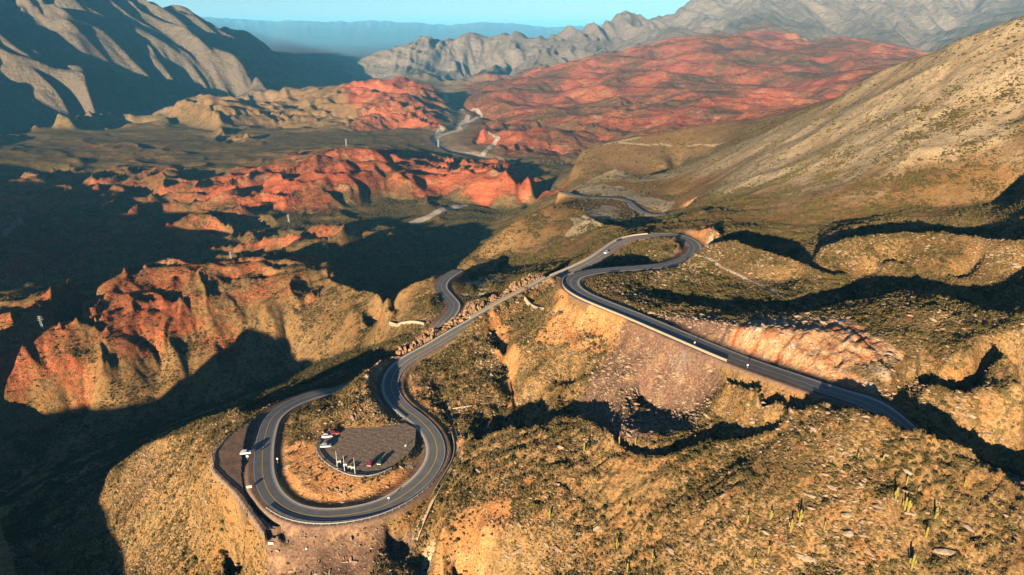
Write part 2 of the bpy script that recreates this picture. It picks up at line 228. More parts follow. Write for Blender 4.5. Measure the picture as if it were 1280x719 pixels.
# ------------------------------------------------------------------ ring-and-spoke survey grid, finest where the valley is looked at
def ang_axis():
    inner = np.arange(-41.0, 41.001, 0.1); a = [41.0]; st = .1
    while a[-1] < 180: st = min(st*1.09, 4.0); a.append(a[-1]+st)
    a = np.array(a[1:]); a = a*1.0; a = 41+(a-41)*(180-41)/(a[-1]-41)
    return np.radians(np.r_[-a[::-1], inner, a])
def rad_axis():
    out = [math.log(60.)]
    while out[-1] < math.log(75000.):
        r = math.exp(out[-1])
        st = .0065 if r < 95 else .0042 if r < 1300 else .0052 if r < 2900 else .0046 if r < 8600 else .012 if r < 17000 else .035
        out.append(out[-1]+st)
    return np.array(out)
TH = ang_axis(); LS = rad_axis(); NT, NR = len(TH), len(LS)
def to_uv(x, y):
    th = np.arctan2(x, y); ls = np.log(np.maximum(np.hypot(x, y), 1e-3))
    return np.interp(th, TH, np.arange(NT)), np.interp(ls, LS, np.arange(NR))
HT, HR = (NT+1)//2, (NR+1)//2
acc = np.zeros((HR, HT, CH+1), np.float64); wt = np.zeros((HR, HT))
for zone, pts in FEAT:
    at = np.array(ZONES[zone]); P = np.array(pts)
    for a, b in zip(P[:-1], P[1:]):
        ua, va = to_uv(a[0], a[1]); ub, vb = to_uv(b[0], b[1])
        if abs(ub-ua) > NT*.6: continue
        n = int(max(abs(ub-ua), abs(vb-va))*1.2)+2
        t = np.linspace(0, 1, n)
        q = a[None]*(1-t[:,None])+b[None]*t[:,None]
        u, v = to_uv(q[:,0], q[:,1])
        iu = np.clip((u/2+.25).astype(int), 0, HT-1); iv = np.clip((v/2+.25).astype(int), 0, HR-1)
        val = np.concatenate([q[:,2:3], np.repeat(at[None], n, 0)], 1)
        np.add.at(acc, (iv, iu), val); np.add.at(wt, (iv, iu), 1)
def solve(acc, wt, lev=0):
    h, w = wt.shape
    if min(h, w) <= 12:
        cur = np.zeros_like(acc); cur[:] = acc.sum((0,1))/wt.sum()
    else:
        H2, W2 = (h+1)//2, (w+1)//2
        pa = np.zeros((H2*2, W2*2, acc.shape[2])); pa[:h,:w] = acc; pw = np.zeros((H2*2, W2*2)); pw[:h,:w] = wt
        ca = pa.reshape(H2,2,W2,2,-1).sum((1,3)); cw = pw.reshape(H2,2,W2,2).sum((1,3))
        c = solve(ca, cw, lev+1)
        iy = np.clip((np.arange(h)-.5)/2, 0, H2-1); ix = np.clip((np.arange(w)-.5)/2, 0, W2-1)
        y0 = iy.astype(int); x0 = ix.astype(int); y1 = np.minimum(y0+1,H2-1); x1 = np.minimum(x0+1,W2-1)
        fy = (iy-y0)[:,None,None]; fx = (ix-x0)[None,:,None]
        cur = (c[y0][:,x0]*(1-fy)+c[y1][:,x0]*fy)*(1-fx)+(c[y0][:,x1]*(1-fy)+c[y1][:,x1]*fy)*fx
    m = wt > 0; fix = np.zeros_like(acc); fix[m] = acc[m]/wt[m][:,None]
    cur = cur.astype(np.float32); fx_ = fix[m].astype(np.float32)
    for _ in range(40 if lev == 0 else 80):
        cur[m] = fx_
        n = np.empty_like(cur)
        n[1:-1] = cur[:-2]+cur[2:]; n[0] = 2*cur[1]; n[-1] = 2*cur[-2]
        e = np.empty_like(cur)
        e[:,1:-1] = cur[:,:-2]+cur[:,2:]; e[:,0] = cur[:,1]+cur[:,-1]; e[:,-1] = cur[:,-2]+cur[:,0]
        cur = (n+e)*.25
    cur[m] = .2*cur[m]+.8*fx_
    return cur
def blur(a, k):
    for _ in range(k):
        p = np.concatenate([a[:1], a, a[-1:]], 0); a = (p[:-2]+2*p[1:-1]+p[2:])*.25
        p = np.concatenate([a[:,:1], a, a[:,-1:]], 1); a = (p[:,:-2]+2*p[:,1:-1]+p[:,2:])*.25
    return a
base = solve(acc, wt); base = blur(base, 1)
print('solved', round(time.time()-T0,1), base.shape)
def up(a, h, w):
    iy = np.clip(np.arange(h)/2., 0, a.shape[0]-1); ix = np.clip(np.arange(w)/2., 0, a.shape[1]-1)
    y0 = iy.astype(int); x0 = ix.astype(int); y1 = np.minimum(y0+1,a.shape[0]-1); x1 = np.minimum(x0+1,a.shape[1]-1)
    fy = (iy-y0)[:,None,None]; fx = (ix-x0)[None,:,None]
    return (a[y0][:,x0]*(1-fy)+a[y1][:,x0]*fy)*(1-fx)+(a[y0][:,x1]*(1-fy)+a[y1][:,x1]*fy)*fx
F = up(base, NR, NT).astype(np.float32); F = blur(F, 1)
k4 = int(np.searchsorted(LS, math.log(4300))); F[k4:] = blur(F[k4-40:], 6)[40:]
Hh = F[:,:,0].astype(np.float32)
RR = np.exp(LS)[:,None]; X = (np.sin(TH)[None]*RR).astype(np.float32); Y = (np.cos(TH)[None]*RR).astype(np.float32)

def hash2(ix, iy, s):
    n = (ix.astype(np.int64)*374761393 + iy.astype(np.int64)*668265263 + s*1274126177) & 0xffffffff
    n = ((n ^ (n >> 13))*1274126177) & 0xffffffff
    n = n ^ (n >> 16)
    return (n & 0xffff).astype(np.float32)/65535., ((n >> 16) & 0xffff).astype(np.float32)/65535.
def gnoise(x, y, s):
    ix = np.floor(x); iy = np.floor(y); fx = (x-ix).astype(np.float32); fy = (y-iy).astype(np.float32)
    ux = fx*fx*fx*(fx*(fx*6-15)+10); uy = fy*fy*fy*(fy*(fy*6-15)+10)
    def g(a, b):
        h, _ = hash2(ix+a, iy+b, s); an = h*(2*math.pi)
        return np.cos(an)*(fx-a)+np.sin(an)*(fy-b)
    return ((g(0,0)*(1-ux)+g(1,0)*ux)*(1-uy)+(g(0,1)*(1-ux)+g(1,1)*ux)*uy)*1.5
def fbm(x, y, s, o=4):
    v = 0; a = 1.
    for k in range(o):
        v = v+a*gnoise(x*2**k+17.3*k, y*2**k-9.1*k, s+k); a *= .5
    return v
def grad(z):
    dzdl = np.gradient(z, axis=0)/np.gradient(LS)[:,None]/RR
    dzdt = np.gradient(z, axis=1)/np.gradient(TH)[None]/RR
    s, c = np.sin(TH)[None], np.cos(TH)[None]
    return (s*dzdl+c*dzdt).astype(np.float32), (c*dzdl-s*dzdt).astype(np.float32)
def gully(x, y, dx, dy, s):
    ix = np.floor(x); iy = np.floor(y); fx = x-ix; fy = y-iy
    v = np.zeros_like(x); gx = np.zeros_like(x); gy = np.zeros_like(x); wt_ = np.zeros_like(x)
    for i in range(-1, 3):
        for j in range(-1, 3):
            h1, h2 = hash2(ix+i, iy+j, s)
            px = fx-i-(h1-.5)*.6; py = fy-j-(h2-.5)*.6
            w = np.exp(-(px*px+py*py)*2.)
            ph = (px*dx+py*dy)*6.2832
            v += np.cos(ph)*w; sn = -np.sin(ph)*w*6.2832
            gx += sn*dx; gy += sn*dy; wt_ += w
    return v/wt_, gx/wt_, gy/wt_
def erode(z, amp, lam, seed, octs, slope_ref):
    m = amp > .04
    if not m.any(): return z
    gx, gy = grad(blur(z, 3)); gx = gx[m]; gy = gy[m]; x = X[m]/lam; y = Y[m]/lam
    wx = .35*gnoise(x*.8, y*.8, seed+50); wy = .35*gnoise(x*.8+31, y*.8-7, seed+51)
    x = x+wx; y = y+wy
    tot = np.zeros_like(x); a = 1.; fr = 1.
    am = amp[m]
    for k in range(octs):
        sl = np.sqrt(gx*gx+gy*gy)+1e-6; st = np.clip(sl/slope_ref, 0, 1)
        dx = -gy/sl*st; dy = gx/sl*st
        v, dvx, dvy = gully(x*fr, y*fr, dx*1.0, dy*1.0, seed+k)
        tot += a*(v-1)*.5*st
        gx = gx+a*.5*dvx*am/(lam/fr); gy = gy+a*.5*dvy*am/(lam/fr)
        a *= .5; fr *= 2.
    out = z.copy(); out[m] += tot*am
    return out
def sstep_(x, a, b):
    t = np.clip((x-a)/(b-a), 0, 1); return t*t*(3-2*t)
a1, a2, a3 = F[:,:,4].copy(), F[:,:,5].copy(), F[:,:,6].copy()
hump = F[:,:,8]; zr, zm = F[:,:,3], np.clip(-X/1500-.2, 0, 1)        # spurs of the two ranges run down their own fall lines
def ridged(x, y, sd, o=3): return 1-np.abs(fbm(x, y, sd, o))*1.5
wx = 160*fbm(X/900, Y/900, 301, 2); wy = 160*fbm(X/900+7, Y/900, 303, 2)
wf = np.clip((RR-2300)/900, 0, 1)
small = (1-wf)*ridged((X+wx*.4)/190, (Y+wy*.4)/190, 311, 3)+wf*ridged((X+wx*.5)/380, (Y+wy*.5)/260, 315, 4)
ur = X-.04*Y+wx; vr = -.41*X+.91*Y+wy; um = .55*X+.83*Y+wx; vm = .83*X-.55*Y+wy
def spurs(u, v, lu, lv, sd):
    t = 0; a = 1.; n = 0
    for k in range(5): t = t+a*(1-2.4*np.abs(gnoise(u/lu*2.05**k+k*5.3, v/lv*1.5**k-k*3.1, sd+k))); n += a; a *= .66
    return t/n
big_r = spurs(ur, vr, 560., 2400., 321); big_m = spurs(um, vm, 600., 2400., 331)
far_w = np.clip((F[:,:,3]-.35)/.25, 0, 1)
form = small*(1-far_w)+far_w*(big_m*zm+big_r*(1-zm))
broad = np.clip((hump-8)/2, 0, 1)*np.clip((14-hump)/2, 0, 1)*np.clip((F[:,:,1]-.5)/.2, 0, 1)
Hh = Hh + broad*(46*fbm(X/620+3, Y/800, 351, 3)+20*ridged((X*.8+Y*.6)/430, (Y*.8-X*.6)/900, 357, 3)) + hump*(form-.62)+a2*.2*fbm(X/330, Y/330, 5, 3)
Hh = erode(Hh, a3, 260., 11, 1, .3)
Hh = erode(Hh, a2, 90., 23, 2, .25)
Hh = erode(Hh, a1*np.clip((1600-RR)/600, 0, 1), 34., 37, 3, .2)
lim = np.clip((900-RR)/300, 0, 1)*np.clip(a1/1.2, 0, 1)
Hh = Hh + lim*(1.3*fbm(X/26, Y/26, 61, 3)+.5*np.abs(fbm(X/7, Y/7, 71, 3)))
rockm = np.clip(a1/1.8, 0, 1)*np.clip((560-RR)/160, 0, 1)*sstep_(fbm(X/55+4, Y/55, 81, 3), -.15, .45)
xr = X*.86+Y*.5; yr = -X*.5+Y*.86
rg1 = 1-np.abs(fbm(xr/15, yr/7, 83, 3))*1.6; led = fbm(xr/5.5, yr/2.6, 87, 2)
Hh = Hh + rockm*(1.5*np.clip(rg1, -.4, 1)+.75*led)
print('eroded', round(time.time()-T0,1))

# ------------------------------------------------------------------ roads graded into the land
vpale = F[:,:,7].copy(); vcut = np.zeros_like(Hh); vverge = np.zeros_like(Hh)
def near_line(C, reach):
    """distance, nearest height and side for grid points within reach of a centre line"""
    u, v = to_uv(C[:,0], C[:,1]); mk = np.zeros((NR, NT), bool)
    for (px, py), uu, vv in zip(C[:,:2], u, v):
        r = math.hypot(px, py); du = int(reach/r/math.radians(.1))+2; dv = int(reach/r/.0042)+2
        mk[max(0,int(vv)-dv):int(vv)+dv+1, max(0,int(uu)-du):int(uu)+du+1] = True
    kd = kdtree.KDTree(len(C))
    for i, p in enumerate(C): kd.insert((p[0], p[1], 0), i)
    kd.balance()
    ii = np.argwhere(mk); d = np.empty(len(ii), np.float32); z = np.empty(len(ii), np.float32)
    for k, (a, b) in enumerate(ii):
        _, i, dd = kd.find((X[a,b], Y[a,b], 0)); d[k] = dd; z[k] = C[i,2]
    return ii[:,0], ii[:,1], d, z
k5 = int(np.searchsorted(LS, math.log(3400))); Hh[k5:] = blur(Hh[k5-10:], 1)[10:]
def sstep(x, a, b):
    t = np.clip((x-a)/(b-a), 0, 1); return t*t*(3-2*t)
for k, C in ROADC.items():
    iy, ix, d, z = near_line(C, 15.)
    w = 1-sstep(d, ROADW[k]+1.6, ROADW[k]+7.5)
    old = Hh[iy,ix]
    vcut[iy,ix] = np.maximum(vcut[iy,ix], np.clip((old-z)/5, 0, 1)*(d > 5)*(1-sstep(d, 9, 14)))
    Hh[iy,ix] = old*(1-w)+(z-.30)*w
    vverge[iy,ix] = np.maximum(vverge[iy,ix], 1-sstep(d, 6.0, 9.0))
def inside(poly, x, y):
    c = np.zeros(x.shape, bool); n = len(poly)
    for i in range(n):
        x1, y1 = poly[i][:2]; x2, y2 = poly[(i+1)%n][:2]
        c ^= ((y1 > y) != (y2 > y)) & (x < (x2-x1)*(y-y1)/(y2-y1+1e-12)+x1)
    return c
def H(x, y):
    u, v = to_uv(np.asarray(x, float), np.asarray(y, float)); u = np.clip(u, 0, NT-1.001); v = np.clip(v, 0, NR-1.001)
    iu = u.astype(int); iv = v.astype(int); fu = u-iu; fv = v-iv
    return (Hh[iv,iu]*(1-fu)+Hh[iv,iu+1]*fu)*(1-fv)+(Hh[iv+1,iu]*(1-fu)+Hh[iv+1,iu+1]*fu)*fv
def ground(px, py, dmin=90, dmax=9000):
    """where the sight line through a picture point meets the land"""
    a, b, c = ray(px, py); t = np.exp(np.linspace(math.log(dmin), math.log(dmax), 4000))
    below = CAM_Z+c*t < H(a*t, b*t); i = int(np.argmax(below)) if below.any() else len(t)-1
    return (a*t[i], b*t[i], float(H(np.array([a*t[i]]), np.array([b*t[i]]))[0]))
PARK3 = [at_z(x, y, 4.) for x, y in PARK]; TURN3 = [at_z(x, y, -2.2) for x, y in TURN]
mp = inside(PARK3, X, Y); Hh[mp] = 4.-.2
EARTH = [(350,664),(420,668),(480,664),(520,656),(512,680),(470,690),(455,719),(330,719),(318,690)]
EARTH3 = [at_z(x, y, -5.) for x, y in EARTH]; SCREE0 = None; me_ = inside(EARTH3, X+3*fbm(X/14, Y/14, 411, 3), Y+3*fbm(X/14+9, Y/14, 413, 3)); vverge[me_] = np.maximum(vverge[me_], .3)
JX = (6*fbm(X/22, Y/22, 401, 3)*np.clip(RR/300, .4, 3)).astype(np.float32); JY = (6*fbm(X/22+5, Y/22, 403, 3)*np.clip(RR/300, .4, 3)).astype(np.float32)
def patch(poly, z, arr, val, soft=1):
    m = inside([at_z(a, b, z) for a, b in poly], X+JX, Y+JY).astype(np.float32); m = blur(m, soft); arr[:] = np.maximum(arr, m*val)
SCREE = np.zeros_like(Hh); BARE = np.zeros_like(Hh); TRACK = np.zeros_like(Hh)
patch([(350,560),(372,545),(392,560),(398,578),(420,593),(450,602),(480,598),(505,585),(515,600),(490,620),(450,630),(400,632),(365,618),(350,595)], 2, BARE, 1.)     # bank below the car park
patch([(725,468),(770,440),(800,430),(850,440),(890,452),(905,480),(880,520),(830,545),(790,540),(765,515),(745,492)], 33, SCREE, 1., 7)                          # scree fan
patch([(690,365),(712,378),(760,398),(830,428),(800,440),(740,415),(680,395)], 42, BARE, .8, 2)
def patch_g(poly, arr, val, soft=1):
    m = inside([ground(a, b)[:2] for a, b in poly], X+JX, Y+JY).astype(np.float32); m = blur(m, soft); arr[:] = np.maximum(arr, m*val)
patch_g([(704,298),(722,268),(740,256),(770,258),(776,268),(760,282),(735,292)], vpale, 1.1, 2); patch_g([(722,242),(735,231),(775,234),(800,243),(845,254),(830,264),(800,259),(787,247),(752,243)], vpale, 1.25, 2); patch_g([(590,352),(612,340),(622,345),(604,368),(588,376)], vpale, 1.1, 1)
patch([(835,292),(850,283),(880,276),(905,281),(890,292),(868,304),(860,296)], 44, BARE, .7, 1); patch([(560,700),(540,690),(545,660),(575,640),(640,640),(640,660),(600,690)], 4, BARE, .8, 2)
patch([(505,500),(520,475),(535,500),(560,530),(545,530),(525,512)], 6, BARE, .8, 2); patch([(612,400),(628,408),(640,445),(648,495),(636,490),(626,450),(612,425)], 12, BARE, 1., 1)
def normals(C):
    t = np.gradient(C[:,:2], axis=0); t /= np.linalg.norm(t, axis=1)[:,None]+1e-9
    return np.stack([t[:,1], -t[:,0]], 1)      # to the right of travel
C_ = ROADC['upper']; N_ = normals(C_)
def berm(pa, pb, off, half, hgt):
    a3_, b3_ = at_z(*pa), at_z(*pb); a = int(np.argmin(np.hypot(C_[:,0]-a3_[0], C_[:,1]-a3_[1]))); b = int(np.argmin(np.hypot(C_[:,0]-b3_[0], C_[:,1]-b3_[1])))
    for q in range(a, b):
        px_, py_ = C_[q,:2]+N_[q]*off; u, v = to_uv(px_, py_); r = math.hypot(px_, py_); du = int(half/r/math.radians(.1))+1; dv = int(half/r/.0042)+1
        sl = (slice(int(v)-dv, int(v)+dv+2), slice(int(u)-du, int(u)+du+2)); d = np.hypot(X[sl]-px_, Y[sl]-py_); e = min(1, (q-a)/12., (b-q)/12.)
        Hh[sl] = np.maximum(Hh[sl], np.where(d < half, C_[q,2]-.3+e*hgt*(1-(d/half)**2)*(1+.25*fbm(X[sl]/5, Y[sl]/5, 521, 2)), -1e4)); vverge[sl] = np.where((d < half*.8) & (e > .3), np.minimum(vverge[sl], .2), vverge[sl])
berm((700,344,24.2), (556,423,12), -10.8, 6.8, 8.6)
CUTF = np.zeros_like(Hh); patch([(845,424),(790,396),(830,392),(900,404),(960,404),(1010,411),(1060,424),(1100,452),(1108,474),(1050,468),(980,447),(920,430)], 60, CUTF, 1., 2)
CUTF *= 1-vverge; vcut[:] = np.maximum(vcut, CUTF); al = X*.66-Y*.75; Hh += CUTF*(1.0*ridged(al/5.5, (X+Y)/26, 501, 3)+.6*fbm(X/2.4, Y/2.4, 503, 2)-.9)
def line_mask(pts, half, arr, val=1.):
    C = catmull(pts, 2.); reach = half*2.2
    u, v = to_uv(C[:,0], C[:,1]); r = np.hypot(C[:,0], C[:,1])
    for q in range(0, len(C)):
        du = int(reach/r[q]/math.radians(.1))+1; dv = int(reach/r[q]/.0046)+1
        sl = (slice(max(0,int(v[q])-dv), int(v[q])+dv+2), slice(max(0,int(u[q])-du), int(u[q])+du+2))
        d = np.hypot(X[sl]-C[q,0], Y[sl]-C[q,1]); arr[sl] = np.maximum(arr[sl], val*np.clip((half*1.3-d)/(half*.5), 0, 1))
def gline(pts): return [ground(*p) for p in pts]
mt = inside(TURN3, X, Y) & (vverge < .3); Hh[mt] = -2.2+.12*fbm(X[mt]/6, Y[mt]/6, 91, 2); vverge[mt] = 1
RIVER = [[(640,204),(612,200),(596,193),(562,187),(548,180),(545,172),(560,166),(574,162),(572,157),(582,150),(586,143)],[(545,172),(552,163),(575,155),(600,143),(590,137),(568,136),(560,128),(556,118)],[(518,282),(530,278),(546,272),(560,265),(580,258)]]
for L in RIVER: line_mask([at_z(a, b, -205) for a, b in L], 11., TRACK)
for L, w_ in (([(612,166),(623,172),(619,178),(606,190),(602,196)], 8.), ([(775,179),(800,181),(840,182),(880,181),(905,178)], 4.), ([(745,183),(780,176),(800,172)], 4.)): line_mask(gline(L), w_, vpale if L[0][0] > 700 else TRACK)
line_mask([ground(*p) for p in [(882,322),(900,333),(925,345),(950,357),(985,372)]], 1.2, TRACK, .7)
line_mask([ground(*p) for p in [(0,296),(15,285),(26,275)]], 7, TRACK, .4)
print('graded', round(time.time()-T0,1))

# ------------------------------------------------------------------ materials
class NT_:
    def __init__(s, name):
        s.m = bpy.data.materials.new(name); s.m.use_nodes = True; s.t = s.m.node_tree
        s.b = s.t.nodes["Principled BSDF"]; s.b.inputs["Roughness"].default_value = .9; s.b.inputs["Specular IOR Level"].default_value = .2
    def n(s, typ, **kw):
        o = s.t.nodes.new("ShaderNode"+typ)
        for k, v in kw.items(): setattr(o, k, v)
        return o
    def l(s, a, b): s.t.links.new(a, b)
    def val(s, sock, v):
        if hasattr(v, 'is_output'): s.l(v, sock)
        else: sock.default_value = v
    def math(s, op, a, b=0., clamp=False):
        o = s.n("Math", operation=op, use_clamp=clamp); s.val(o.inputs[0], a); s.val(o.inputs[1], b); return o.outputs[0]
    def ramp(s, v, a, b):
        o = s.n("MapRange", interpolation_type='SMOOTHSTEP'); s.val(o.inputs[0], v); s.val(o.inputs[1], a); s.val(o.inputs[2], b); return o.outputs[0]
    def mix(s, f, a, b):
        o = s.n("Mix", data_type='RGBA'); s.val(o.inputs[0], f)
        s.val(o.inputs[6], a if hasattr(a,'is_output') else (*a,1)); s.val(o.inputs[7], b if hasattr(b,'is_output') else (*b,1)); return o.outputs[2]
    def noise(s, vec, scale, detail=4, rough=.55, out=0):
        o = s.n("TexNoise"); s.l(vec, o.inputs[0]); o.inputs["Scale"].default_value = scale; o.inputs["Detail"].default_value = detail; o.inputs["Roughness"].default_value = rough; return o.outputs[out]
    def vor(s, vec, scale, out="Distance", feature='F1', rnd=1.):
        o = s.n("TexVoronoi", feature=feature); s.l(vec, o.inputs["Vector"]); o.inputs["Scale"].default_value = scale; o.inputs["Randomness"].default_value = rnd; return o.outputs[out]
    def bump(s, h, dist, st=1.):
        o = s.n("Bump"); s.l(h, o.inputs["Height"]); o.inputs["Distance"].default_value = dist; o.inputs["Strength"].default_value = st; return o.outputs[0]

def terrain_material():
    M = NT_("land"); pos = M.n("NewGeometry").outputs["Position"]
    at = M.n("Attribute", attribute_name="zone"); sp = M.n("SeparateColor"); M.l(at.outputs["Color"], sp.inputs[0])
    at2 = M.n("Attribute", attribute_name="soil"); sp2 = M.n("SeparateColor"); M.l(at2.outputs["Color"], sp2.inputs[0])
    red, veg, grey = sp.outputs; pale, cut, verge = sp2.outputs; track = at2.outputs['Alpha']; sp3 = M.n('SeparateColor'); M.l(M.n('Attribute', attribute_name='bare').outputs['Color'], sp3.inputs[0]); bare, scree = sp3.outputs[0], sp3.outputs[1]
    far_ = M.n('Attribute', attribute_name='far').outputs['Fac']
    nb = M.noise(pos, .004, 6, .6); n1 = M.noise(pos, .02, 5, .6); n2 = M.noise(pos, .12, 5, .65); n3 = M.noise(pos, .9, 4, .6)
    soil = M.mix(M.ramp(n1, .35, .7), (.235,.138,.058), (.34,.215,.10))
    soil = M.mix(M.ramp(n2, .45, .75), soil, (.37,.17,.062))
    grow = M.mix(M.ramp(n1, .3, .7), (.215,.165,.12), (.175,.15,.125))
    grow = M.mix(M.ramp(grey, .75, .95), grow, M.mix(M.ramp(n1, .3, .7), (.34,.26,.20), (.27,.22,.18)))
    soil = M.mix(M.ramp(grey, .15, .75), soil, grow)
    redc = M.mix(M.ramp(n2, .3, .75), (.43,.105,.046), (.50,.175,.08)); redc = M.mix(M.ramp(nb, .4, .65), redc, (.40,.10,.05)); redc = M.mix(M.ramp(M.noise(pos, .011, 6, .7), .52, .66), redc, (.40,.22,.11))
    sm = M.n('Mapping'); sm.inputs['Scale'].default_value = (.012,.012,.16); sm.inputs['Rotation'].default_value = (.12,.08,0); M.l(pos, sm.inputs[0]); sn = M.noise(sm.outputs[0], 1., 5, .65); redc = M.mix(M.math('MULTIPLY', M.ramp(sn, .5, .58), .6), redc, (.30,.07,.04)); redc = M.mix(M.math('MULTIPLY', M.ramp(sn, .40, .34), .55), redc, (.52,.27,.15))
    rm = M.math('ADD', red, M.math('MULTIPLY', M.math('SUBTRACT', n1, .5), .9)); rm = M.math('ADD', rm, M.math('MULTIPLY', M.math('SUBTRACT', nb, .5), .5))
    col = M.mix(M.ramp(rm, .38, .55), soil, redc)
    palec = M.mix(M.ramp(n2, .35, .7), (.52,.39,.235), (.60,.47,.31))
    pm = M.math('ADD', pale, M.math('MULTIPLY', M.math('SUBTRACT', n1, .5), .8))
    col = M.mix(M.math('MULTIPLY', M.ramp(pm, .45, .8), .85), col, palec)
    st = M.n("Mapping"); st.inputs["Scale"].default_value = (.5, .5, .05); st.inputs["Rotation"].default_value = (.35, .2, .5); M.l(pos, st.inputs[0])
    ns = M.noise(st.outputs[0], .35, 5, .62)
    cutc = M.mix(M.ramp(ns, .36, .5), (.42,.15,.07), (.48,.27,.14)); cutc = M.mix(M.ramp(ns, .55, .66), cutc, (.66,.56,.45)); cutc = M.mix(M.ramp(M.noise(pos, .35, 5, .65), .55, .68), cutc, (.26,.17,.11))
    col = M.mix(M.ramp(cut, .1, .5), col, cutc)
    gravel = M.mix(M.ramp(n3, .3, .7), (.17,.105,.075), (.24,.155,.11)); gravel = M.mix(M.ramp(n2, .5, .75), gravel, (.30,.20,.13))
    col = M.mix(M.ramp(verge, .3, .8), col, gravel)
    orange = M.mix(M.ramp(n2, .35, .7), (.46,.20,.075), (.56,.30,.13))
    col = M.mix(M.math('MULTIPLY', M.ramp(bare, .2, .7), .9), col, orange)
    rub = M.mix(M.ramp(n3, .35, .65), (.12,.070,.056), (.20,.125,.095)); rub = M.mix(M.ramp(n2, .5, .7), rub, (.34,.21,.12)); col = M.mix(M.math('MULTIPLY', M.ramp(scree, .2, .8), .85), col, rub)
    col = M.mix(M.ramp(track, .25, .6), col, M.mix(n3, (.50,.39,.29), (.62,.52,.42)))
    # scrub too small to stand as single shrubs: dark tufts at three sizes
    vd0 = M.math('ADD', veg, M.math('MULTIPLY', M.math('MULTIPLY', M.math('SUBTRACT', M.noise(pos, .0034, 6, .65), .46), 4.2), M.math('MULTIPLY', far_, M.ramp(red, .3, .7))))
    vd = M.math('ADD', vd0, M.math('MULTIPLY', M.math('SUBTRACT', n1, .5), .9))
    wob = M.n("VectorMath", operation='ADD'); nz = M.n("TexNoise"); M.l(pos, nz.inputs[0]); nz.inputs["Scale"].default_value = .35; nz.inputs["Detail"].default_value = 3
    wsc = M.n("VectorMath", operation='SCALE'); M.l(nz.outputs["Color"], wsc.inputs[0]); wsc.inputs["Scale"].default_value = 5.; M.l(pos, wob.inputs[0]); M.l(wsc.outputs[0], wob.inputs[1]); wp = wob.outputs[0]
    far = M.n("Attribute", attribute_name="far").outputs["Fac"]
    s1 = M.noise(pos, .75, 3, .6); s2 = M.noise(pos, .22, 4, .65); s3 = M.noise(pos, .07, 5, .7)
    thr = M.math('SUBTRACT', .66, M.math('MULTIPLY', vd, .22))
    t1 = M.ramp(M.math('SUBTRACT', s1, thr), 0., .07)
    t2 = M.ramp(M.math('SUBTRACT', s2, thr), 0., .06)
    t3 = M.math('MULTIPLY', M.ramp(M.math('SUBTRACT', s3, thr), .0, .06), far)
    sc = M.math('MAXIMUM', M.math('MULTIPLY', t1, M.math('ADD', .28, M.math('MULTIPLY', far, .5))), M.math('MAXIMUM', M.math('MULTIPLY', t2, .85), t3))
    sc = M.math('MULTIPLY', sc, M.math('SUBTRACT', 1., M.math('MAXIMUM', M.math('MAXIMUM', M.math('MULTIPLY', M.math('MAXIMUM', bare, scree), .85), track), M.math('MAXIMUM', M.math('MULTIPLY', verge, .95), M.math('MULTIPLY', cut, .8)))))
    vc = M.mix(M.ramp(n3, .35, .65), (.060,.056,.022), (.105,.088,.035)); vc = M.mix(M.ramp(grey, .05, .4), vc, (.085,.095,.06))
    col = M.mix(M.math('MULTIPLY', sc, .8), col, vc)
    fine = M.noise(pos, 1.1, 5, .7); fv = M.ramp(fine, .36, .64); fm = M.n('Mix', data_type='RGBA', blend_type='MULTIPLY'); fm.inputs[0].default_value = 1.; M.l(col, fm.inputs[6]); M.l(M.mix(fv, (.62,.58,.55), (1.18,1.18,1.18)), fm.inputs[7]); col = M.mix(M.math('MULTIPLY', verge, .7), fm.outputs[2], col)
    M.l(col, M.b.inputs["Base Color"])
    b = M.math('ADD', M.math('ADD', M.math('MULTIPLY', n2, 1.3), M.math('MULTIPLY', fine, .55)), M.math('MULTIPLY', n3, .5)); b = M.math('ADD', b, M.math('MULTIPLY', n1, 4.0)); b = M.math('ADD', b, M.math('MULTIPLY', sc, .5))
    b = M.math('ADD', b, M.math('MULTIPLY', M.math('MULTIPLY', M.noise(pos, .009, 8, .72), 105.), M.math('MULTIPLY', M.ramp(grey, .35, .6), far)))
    b = M.math('ADD', b, M.math('MULTIPLY', M.math('MULTIPLY', M.noise(pos, .035, 7, .7), 15.), M.math('MULTIPLY', M.ramp(red, .3, .7), far)))
    b = M.math('MULTIPLY', b, M.math('SUBTRACT', 1., M.math('MULTIPLY', verge, .93)))
    bn = M.n("Bump"); M.l(b, bn.inputs["Height"]); bn.inputs["Distance"].default_value = 1.; bn.inputs["Strength"].default_value = .75
    M.l(bn.outputs[0], M.b.inputs["Normal"]); M.b.inputs["Roughness"].default_value = 1.; M.b.inputs["Specular IOR Level"].default_value = 0.
    return M.m
M_LAND = terrain_material()
def simple(name, c, rough=.8, spec=.3, metal=0., var=0., vscale=1., bump=0.):
    M = NT_(name); M.b.inputs["Roughness"].default_value = rough; M.b.inputs["Specular IOR Level"].default_value = spec; M.b.inputs["Metallic"].default_value = metal
    if var:
        pos = M.n("NewGeometry").outputs["Position"]; n = M.noise(pos, vscale, 5, .6)
        M.l(M.mix(n, tuple(x*(1-var) for x in c), tuple(min(1,x*(1+var)) for x in c)), M.b.inputs["Base Color"])
        if bump: M.l(M.bump(n, bump), M.b.inputs["Normal"])
    else: M.b.inputs["Base Color"].default_value = (*c, 1)
    return M.m
M_ASPH = simple("asphalt", (.15,.142,.136), .8, .3, 0, .38, .22)
M_WHITE = simple("road_paint_white", (.46,.44,.40), .7, .3, 0, .35, 1.2)
M_YELLOW = simple("road_paint_yellow", (.60,.36,.05), .7, .3, 0, .25, 1.2)
M_CONC = simple("concrete", (.52,.43,.33), .9, .2, 0, .25, .8)
M_GRAVEL = simple("gravel", (.25,.175,.12), 1., .1, 0, .35, .5, .3)

